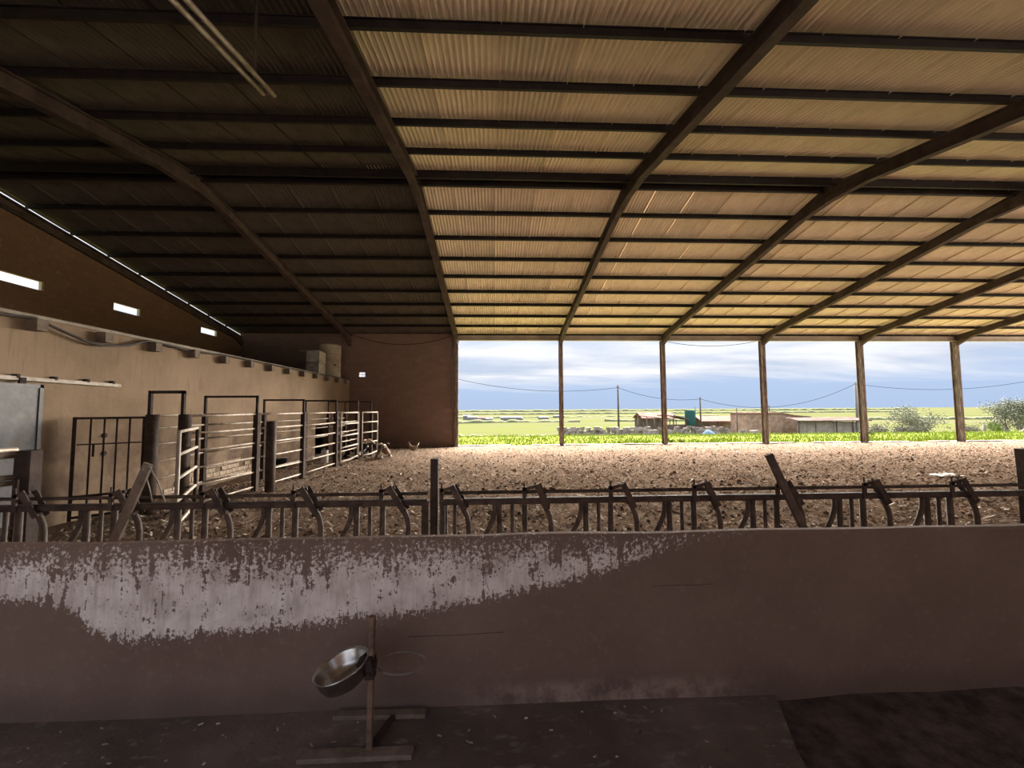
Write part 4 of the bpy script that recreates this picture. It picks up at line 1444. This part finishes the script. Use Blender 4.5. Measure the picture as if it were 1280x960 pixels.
def beyond():
    R = random.Random(31)
    # utility poles
    poles = [(18.4, 60, 5.2, 0.13, 'pole', 'brown utility pole standing by the pipe frame in the fields'),
             (30.85, 60, 3.4, 0.11, 'pole', 'shorter brown utility pole standing right beside the teal tank'),
             (55.2, 60, 5.6, 0.17, 'pole_pale', 'pale concrete utility pole at the end of the grey block shed'),
             (35.2, 58, 1.75, 0.06, 'pole', 'thin low post standing before the long pink roof'),
             (45.6, 66, 2.2, 0.08, 'pole', 'thin post standing behind the brick shed')]
    for x, y, zt, r_, mt, lab in poles:
        g = ground_z(y)
        r = empty('utility_pole', (x, y, g), lab, 'pole', 'poles in the fields')
        MB().path([(0, 0, -0.1), (0, 0, zt - g)], [r_ * 1.25, r_ * 0.85], 8).build('shaft', mt, r)
        MB().path([(-0.18, 0, zt - g - 0.3), (0.18, 0, zt - g - 0.3)], r_ * 0.5, 6).build('cross_arm', 'far_dark', r)

    def wire(p, q, sag, lab):
        p, q = Vector(p), Vector(q)
        m = MB()
        m.path([p.lerp(q, t) - Vector((0, 0, sag * 4 * t * (1 - t))) for t in [i / 20 for i in range(21)]], 0.03, 5)
        tag(m.build('power_line', 'wire'), lab, 'wire', 'overhead lines over the fields')
    wire((-14, 60, 8.8), (18.4, 60, 4.85), 2.0, 'overhead line sagging from beyond the block wall to the brown pole')
    wire((18.4, 60, 4.85), (30.85, 60, 3.1), 0.75, 'overhead line between the brown pole and the pole beside the teal tank')
    wire((30.85, 60, 3.1), (55.2, 60, 5.3), 2.3, 'overhead line between the teal tank pole and the pale concrete pole')
    wire((55.2, 60, 5.3), (88, 60, 6.6), 1.5, 'overhead line running past the trees from the pale concrete pole')

    # pipe frame pen
    g = ground_z(62)
    r = empty('pipe_frame', (24, 62, g), 'open rusty pipe frame standing before the pink roofed shed', 'frame')
    for x in (-2.0, -0.6, 0.6, 1.8, 3.0, 4.0):
        MB().path([(x, 0, 0), (x, 0, 3.2 - 0.12 * (x + 2))], 0.06, 6).build('upright', 'far_dark', r)
    MB().path([(-2.2, 0, 3.25), (1.0, 0, 2.9), (4.2, 0, 2.5)], 0.06, 6).build('top_rail', 'far_dark', r)
    MB().path([(-2.2, 0, 1.5), (4.2, 0, 1.4)], 0.05, 6).build('mid_rail', 'far_dark', r)

    # pink roofed shed
    def shed(name, x0, x1, y0, y1, zw, zr, lab, wall, roofm, g, open_front=False):
        r = empty(name, ((x0 + x1) / 2, (y0 + y1) / 2, g), lab, 'shed', 'farm sheds beyond the yard')
        hx, hy = (x1 - x0) / 2, (y1 - y0) / 2
        if open_front:
            MB().box((-hx, hy - 0.2, 0), (hx, hy, zw)).build('back_wall', wall, r)
            n = max(2, int(hx * 2 / 2.2))
            for i in range(n + 1):
                x = -hx + 0.1 + (2 * hx - 0.2) * i / n
                MB().path([(x, -hy + 0.1, 0), (x, -hy + 0.1, zw)], 0.09, 6).build('post', 'far_dark', r)
        else:
            m = MB()
            m.box((-hx, -hy, 0), (hx, hy, zw))
            m.build('walls', wall, r)
        m = MB()
        e = 0.25
        m.slab([(-hy - e, zw - 0.02), (0, zr), (hy + e, zw - 0.02), (hy + e, zw + 0.10), (0, zr + 0.12), (-hy - e, zw + 0.10)], 'x', -hx - e, hx + e)
        m.build('roof', roofm, r)
        return r
    shed('shed', 23.4, 28.4, 63.5, 67.5, 2.75, 3.55, 'open shed with a faded pink gable roof behind the pipe frame', 'far_block', 'pink_roof', ground_z(64), True)
    shed('shed', 32.8, 40.2, 63.2, 67.2, 2.2, 2.95, 'long low shed with a faded pink roof between the teal tank and the brick shed', 'far_block', 'pink_roof', ground_z(64), True)
    # dark lean-to by the tank
    r = empty('lean_to', (26.9, 59.5, ground_z(59.5)), 'dark iron lean-to with a sloping roof beside the teal tank', 'shed')
    MB().box((-1.6, 0, 0), (1.6, 0.15, 1.9)).build('panel', 'far_dark', r)
    m = MB()
    m.slab([(-1.9, 3.15), (-1.9, 3.3), (0.0, 3.2), (1.7, 2.75), (1.7, 2.6), (0.0, 3.05)], 'y', -0.6, 2.4)
    m.build('roof', 'far_dark', r)
    for x in (-1.5, 1.5):
        MB().box((x - 0.08, 0, 1.9), (x + 0.08, 0.15, 3.0 - 0.1 * x)).build('post', 'far_dark', r)
    # teal tank
    g = ground_z(60)
    r = empty('teal_tank', (29.5, 60.6, g), 'upright teal tank on a stand beside the pole', 'tank')
    MB().lathe([(0, 1.7), (0.70, 1.7), (0.72, 1.75), (0.72, 3.9), (0.70, 3.98), (0.0, 4.05)], 24).build('tank_body', 'teal', r)
    for a in range(4):
        x, y = 0.5 * cos(pi / 4 + a * pi / 2), 0.5 * sin(pi / 4 + a * pi / 2)
        MB().path([(x, y, 0), (x, y, 1.7)], 0.07, 6).build('leg', 'teal', r)
    MB().path([(0.85, 0, 1.0), (0.85, 0, 4.45)], 0.05, 6).build('fill_pipe', 'teal', r)
    # brick shed and block shed
    g = ground_z(55)
    r = empty('brick_shed', (41.3, 60, g), 'brown brick shed with a stepped down roof edge', 'shed', 'farm sheds beyond the yard')
    m = MB()
    m.slab([(-4.7, 0), (4.9, 0), (4.9, 2.85), (2.6, 3.05), (0.6, 3.42), (-4.7, 3.45)], 'y', -2, 2)
    m.build('walls', 'far_brick', r)
    m = MB()
    m.slab([(-4.85, 3.43), (0.6, 3.42), (2.6, 3.05), (5.0, 2.85), (5.0, 2.97), (2.6, 3.17), (0.6, 3.54), (-4.85, 3.56)], 'y', -2.15, 2.15)
    m.build('roof_edge', 'pink_roof', r)
    r = empty('block_shed', (46.6, 54.5, g), 'long grey block shed with a thin dark roof edge and pale post', 'shed', 'farm sheds beyond the yard')
    n = 8
    for i in range(n):
        x0 = -5.0 + 10.2 * i / n
        MB().box((x0 + 0.03, 0 + 0.04 * (i % 2), 0), (x0 + 10.2 / n - 0.03, 0.2, 2.42 - 0.025 * i)).build('wall_panel', 'far_block', r)
    m = MB()
    m.slab([(-0.35, 2.36), (2.4, 2.75), (2.4, 2.85), (-0.35, 2.5)], 'x', -5.1, 5.3)
    m.build('roof', 'far_dark', r)
    for x in (-4.9, 0.5, 2.8):
        MB().box((x - 0.05, -0.12, 0), (x + 0.05, -0.02, 2.4)).build('post', 'far_dark', r)
    MB().box((3.3, -0.2, 0), (3.5, -0.05, 2.35)).build('pale_post', 'far_white', r)
    # blue tarp heap and teal trough
    m = MB()
    m.lathe([(1.15, 0.0), (1.1, 0.5), (0.8, 0.95), (0.3, 1.3), (0.0, 1.35)], 10)
    m.v = [(x * (1 + 0.2 * noise.noise((x, y, z))), y * 0.7, z * (1 + 0.3 * noise.noise((x * 2, y * 2, 1)))) for x, y, z in m.v]
    tag(m.build('blue_tarp', 'tarp', None, (28.6, 53.5, ground_z(53.5))), 'pale blue tarpaulin heaped up before the pink roofed shed', 'tarp')
    m = MB()
    m.box((-0.55, -0.3, 0.0), (0.55, 0.3, 0.08)).box((-0.55, -0.3, 0.08), (-0.5, 0.3, 0.9)).box((0.5, -0.3, 0.08), (0.55, 0.3, 0.9)).box((-0.5, -0.3, 0.08), (0.5, -0.25, 0.9)).box((-0.5, 0.25, 0.08), (0.5, 0.3, 0.9))
    tag(m.build('teal_trough', 'teal', None, (42.9, 43.2, ground_z(43.2))), 'teal trough on the grass below the bare bushes', 'trough')

    # dry stone walls, lumpy
    def stone_wall(p, q, h, w, lab, seed, mat='stone'):
        rr = random.Random(seed)
        p, q = Vector(p), Vector(q)
        L = (q - p).length
        d = (q - p).normalized()
        s = Vector((-d.y, d.x, 0))
        m = MB()
        n = int(L / 0.55)
        for i in range(n):
            for lev in range(max(1, int(h / 0.45))):
                c = p + d * (i + 0.5 + rr.uniform(-.2, .2)) * L / n + s * rr.uniform(-0.15, 0.15)
                z = ground_z(c.y) + 0.2 + lev * 0.42 + rr.uniform(-0.08, 0.08)
                if lev >= int(h / 0.45) - 1 and rr.random() < 0.3:
                    continue
                a, b, e = rr.uniform(0.25, 0.45), rr.uniform(0.2, w), rr.uniform(0.18, 0.30)
                vv = []
                for sx in (-1, 1):
                    for sy in (-1, 1):
                        for sz in (-1, 1):
                            k = rr.uniform(0.7, 1.1)
                            vv.append(Vector((c.x, c.y, z)) + d * sx * a * k + s * sy * b * k + Vector((0, 0, sz * e * k)))
                m.add(vv, [(0, 1, 3, 2), (4, 6, 7, 5), (0, 4, 5, 1), (2, 3, 7, 6), (0, 2, 6, 4), (1, 5, 7, 3)])
        o = m.build('stone_wall', mat, raw=True)
        return tag(o, lab, 'stone wall', kind='stuff')
    stone_wall((9, 57, 0), (33, 56, 0), 1.85, 0.5, 'rough dry stone wall of the farm yard below the pink roofed sheds', 1)
    stone_wall((-9, 64, 0), (10, 58.5, 0), 0.7, 0.4, 'low dry stone wall crossing the field past the corner column', 2)
    stone_wall((33, 54, 0), (36, 53.5, 0), 1.5, 0.5, 'heap of rubble stones before the brick shed', 3)
    stone_wall((50, 50, 0), (66, 47, 0), 0.9, 0.5, 'low rubble wall behind the bare bushes', 5)

    # white farm buildings far out on the plain
    far = [(10.5, 262, 13, 2.4, 0.0), (16.5, 275, 4, 2.0, 0.3), (-16, 300, 7, 2.6, 0.1), (-9, 310, 9, 2.0, -0.1), (-22, 330, 6, 3.4, 0.0), (-4, 290, 5, 1.6, 0.2), (36, 300, 7, 2.2, 0.1), (60, 380, 10, 2.4, 0.0), (150, 410, 12, 2.4, 0), (196, 448, 9, 2.6, .2)]
    labs = ['long white building alone on the plain before the first column', 'small white hut beside the long white building on the plain', 'white house of the distant hamlet nearest the block wall', 'long low white house in the distant hamlet', 'tallest white house of the distant hamlet', 'small low white hut off the distant hamlet', 'white barn out on the plain past the first column', 'pale long barn far out behind the brown pole', 'pale long barn far out behind the brick shed', 'pale barn far out behind the block shed']
    for (x, y, w, h, rz), lab in zip(far, labs):
        r = empty('far_building', (x, y, ground_z(y) - 0.3), lab, 'building', 'white buildings on the plain', None, rz)
        MB().box((-w / 2, -2, 0), (w / 2, 2, h)).build('walls', 'far_white', r)
        m = MB()
        m.slab([(-2.2, h), (2.2, h), (0, h + 1.0)], 'x', -w / 2 - 0.2, w / 2 + 0.2)
        m.build('roof', 'far_white' if int(x) % 2 == 0 else 'pink_roof', r)
        if w > 6:
            for k in range(int(w // 2)):
                MB().box((-w / 2 + 0.8 + 2 * k, -2.05, 0.5), (-w / 2 + 1.7 + 2 * k, -1.98, h - 0.5)).build('window', 'far_block', r)

    # hedgerows
    def hedge(p, q, h, lab):
        p, q = Vector(p), Vector(q)
        n = int((q - p).length / (h * 1.3)) + 1
        m = MB()
        s = Vector((-(q - p).y, (q - p).x, 0)).normalized()
        prof = []
        for i in range(n + 1):
            c = p.lerp(q, i / n)
            z = ground_z(c.y) - 0.4
            hh = h * R.uniform(0.45, 1.1)
            w = h * R.uniform(0.4, 0.7)
            prof += [(c - s * w) + Vector((0, 0, z)), (c - s * w * 0.8) + Vector((0, 0, z + hh * 0.7)), c + Vector((0, 0, z + hh + 0.3)), (c + s * w * 0.8) + Vector((0, 0, z + hh * 0.7)), (c + s * w) + Vector((0, 0, z))]
        ff = [(i * 5 + k, i * 5 + k + 1, (i + 1) * 5 + k + 1, (i + 1) * 5 + k) for i in range(n) for k in range(4)]
        m.add(prof, ff, True)
        tag(m.build('hedge', 'hedge'), lab, 'hedge', 'hedges across the plain')
    hedge((-60, 205, 0), (40, 190, 0), 1.6, 'grey green hedge crossing the plain before the long white building')
    hedge((-80, 420, 0), (240, 430, 0), 2.4, 'long hedge crossing the plain behind the white buildings')
    hedge((-200, 800, 0), (900, 850, 0), 4.0, 'long hedge far across the plain behind the sheds')
    hedge((-400, 1500, 0), (1600, 1500, 0), 8.0, 'farthest line of trees along the horizon of the plain')
    hedge((60, 220, 0), (330, 215, 0), 1.5, 'hedge line on the plain behind the bare trees')

    # trees and bushes
    def tree(name, x, y, h, spread, leaf, nleaf, lab, cat, stems=1, base=0.25, seed=0, lsz=0.11):
        rr = random.Random(seed)
        g = ground_z(y)
        r = empty(name, (x, y, g), lab, cat, 'trees and bushes beyond the yard')
        tips = []

        def grow(m, p, d, ln, rad, lev):
            pts = [p]
            rads = [rad]
            q = p
            for i in range(3):
                d = (d + Vector((rr.uniform(-.25, .25), rr.uniform(-.25, .25), rr.uniform(-.05, .15)))).normalized()
                q = q + d * ln / 3
                pts.append(q)
                rads.append(rad * (1 - 0.18 * (i + 1)))
            m.path(pts, rads, 6 if lev < 2 else 4, cap=False)
            tips.extend(pts[1:] if lev >= 1 else pts[3:])
            if lev < 3:
                for _ in range(3 if lev else 4):
                    a = rr.uniform(0, 2 * pi)
                    nd = (d * 0.6 + Vector((cos(a) * spread, sin(a) * spread, rr.uniform(0.0, 0.7)))).normalized()
                    grow(m, pts[rr.choice((1, 2, 3))], nd, ln * rr.uniform(0.55, 0.75), rads[-1] * 0.7, lev + 1)
        for k in range(stems):
            m = MB()
            a = rr.uniform(0, 2 * pi)
            grow(m, Vector((rr.uniform(-.5, .5) * (stems > 1), rr.uniform(-.3, .3) * (stems > 1), -0.1)), Vector((cos(a) * .35, sin(a) * .35, 1)).normalized(), h * 0.42, 0.05 * h * base * 2, 0)
            m.build('trunk', 'bark', r)
        m = MB()
        for _ in range(nleaf):
            p = rr.choice(tips) + Vector((rr.gauss(0, 1), rr.gauss(0, 1), rr.gauss(0, 1))) * h * 0.055
            if p.z < 0.1:
                continue
            a = Vector((rr.gauss(0, 1), rr.gauss(0, 1), rr.gauss(0, 1))).normalized()
            b = a.cross(Vector((rr.gauss(0, 1), rr.gauss(0, 1), rr.gauss(0, 1)))).normalized()
            s = lsz * rr.uniform(0.5, 1.2)
            m.add([p - a * s, p + b * s * 0.5, p + a * s, p - b * s * 0.5], [(0, 1, 2, 3)])
        o = m.build('foliage', leaf, r, raw=True)
        o['kind'] = 'stuff'
    tree('bare_bush', 43.9, 45, 2.6, 1.0, 'leaf_grey', 3600, 'low grey bare bush next to the fourth free column', 'bush', 4, 0.12, 1, 0.07)
    tree('olive_tree', 47.6, 45.5, 4.6, 0.9, 'leaf_olive', 4560, 'tall thin grey green tree between the two outermost columns in view', 'tree', 2, 0.2, 2, 0.08)
    tree('olive_tree', 50.6, 46, 4.3, 0.8, 'leaf_olive', 4080, 'leaning grey green tree just before the fifth free column', 'tree', 2, 0.2, 5, 0.08)
    tree('bare_bush', 45.8, 44.3, 2.4, 1.0, 'leaf_grey', 3120, 'low grey bush in front of the tall thin tree', 'bush', 4, 0.12, 8, 0.07)
    tree('bare_bush', 54.6, 45, 2.5, 1.0, 'leaf_grey', 3120, 'low grey bush just past the fifth free column', 'bush', 4, 0.12, 9, 0.07)
    tree('olive_tree', 60.4, 45, 6.3, 1.0, 'leaf_olive', 10080, 'largest grey green spreading tree at the open end of the view', 'tree', 2, 0.22, 11, 0.10)
    tree('bare_bush', 57.0, 44, 2.0, 1.0, 'leaf_grey', 2160, 'low grey bush under the largest spreading tree', 'bush', 3, 0.12, 14, 0.07)
    tree('green_shrub', 23.4, 24.5, 0.55, 1.2, 'leaf_green', 500, 'small leafy green shrub in the grass before the block shed', 'shrub', 3, 0.1, 15, 0.05)
    tree('green_shrub', 8.95, 20.3, 0.5, 1.2, 'leaf_green', 500, 'small leafy green weed at the yard edge by the second free column', 'shrub', 3, 0.1, 16, 0.05)
    tree('green_shrub', 37.6, 29, 1.2, 1.4, 'leaf_green', 600, 'low spreading green shrub in the grass before the largest tree', 'shrub', 3, 0.1, 17, 0.07)
    # fallen trunk and leaning stump
    m = MB()
    m.path([(0, 0, 0.5), (1.5, 0.1, 0.8), (3.0, 0.3, 1.35), (4.4, 0.4, 1.7)], [0.22, 0.2, 0.16, 0.1], 8)
    tag(m.build('fallen_trunk', 'bark', None, (56.0, 42.5, ground_z(42.5))), 'dark fallen tree trunk under the largest spreading tree', 'log')
    m = MB()
    m.path([(0, 0, -0.1), (0, 0, 1.0), (0.02, 0, 1.85)], [0.16, 0.15, 0.13], 8)
    tag(m.build('old_stump', 'bark', None, (55.6, 44.2, ground_z(44.2))), 'upright grey stump beside the largest spreading tree', 'stump')


beyond()
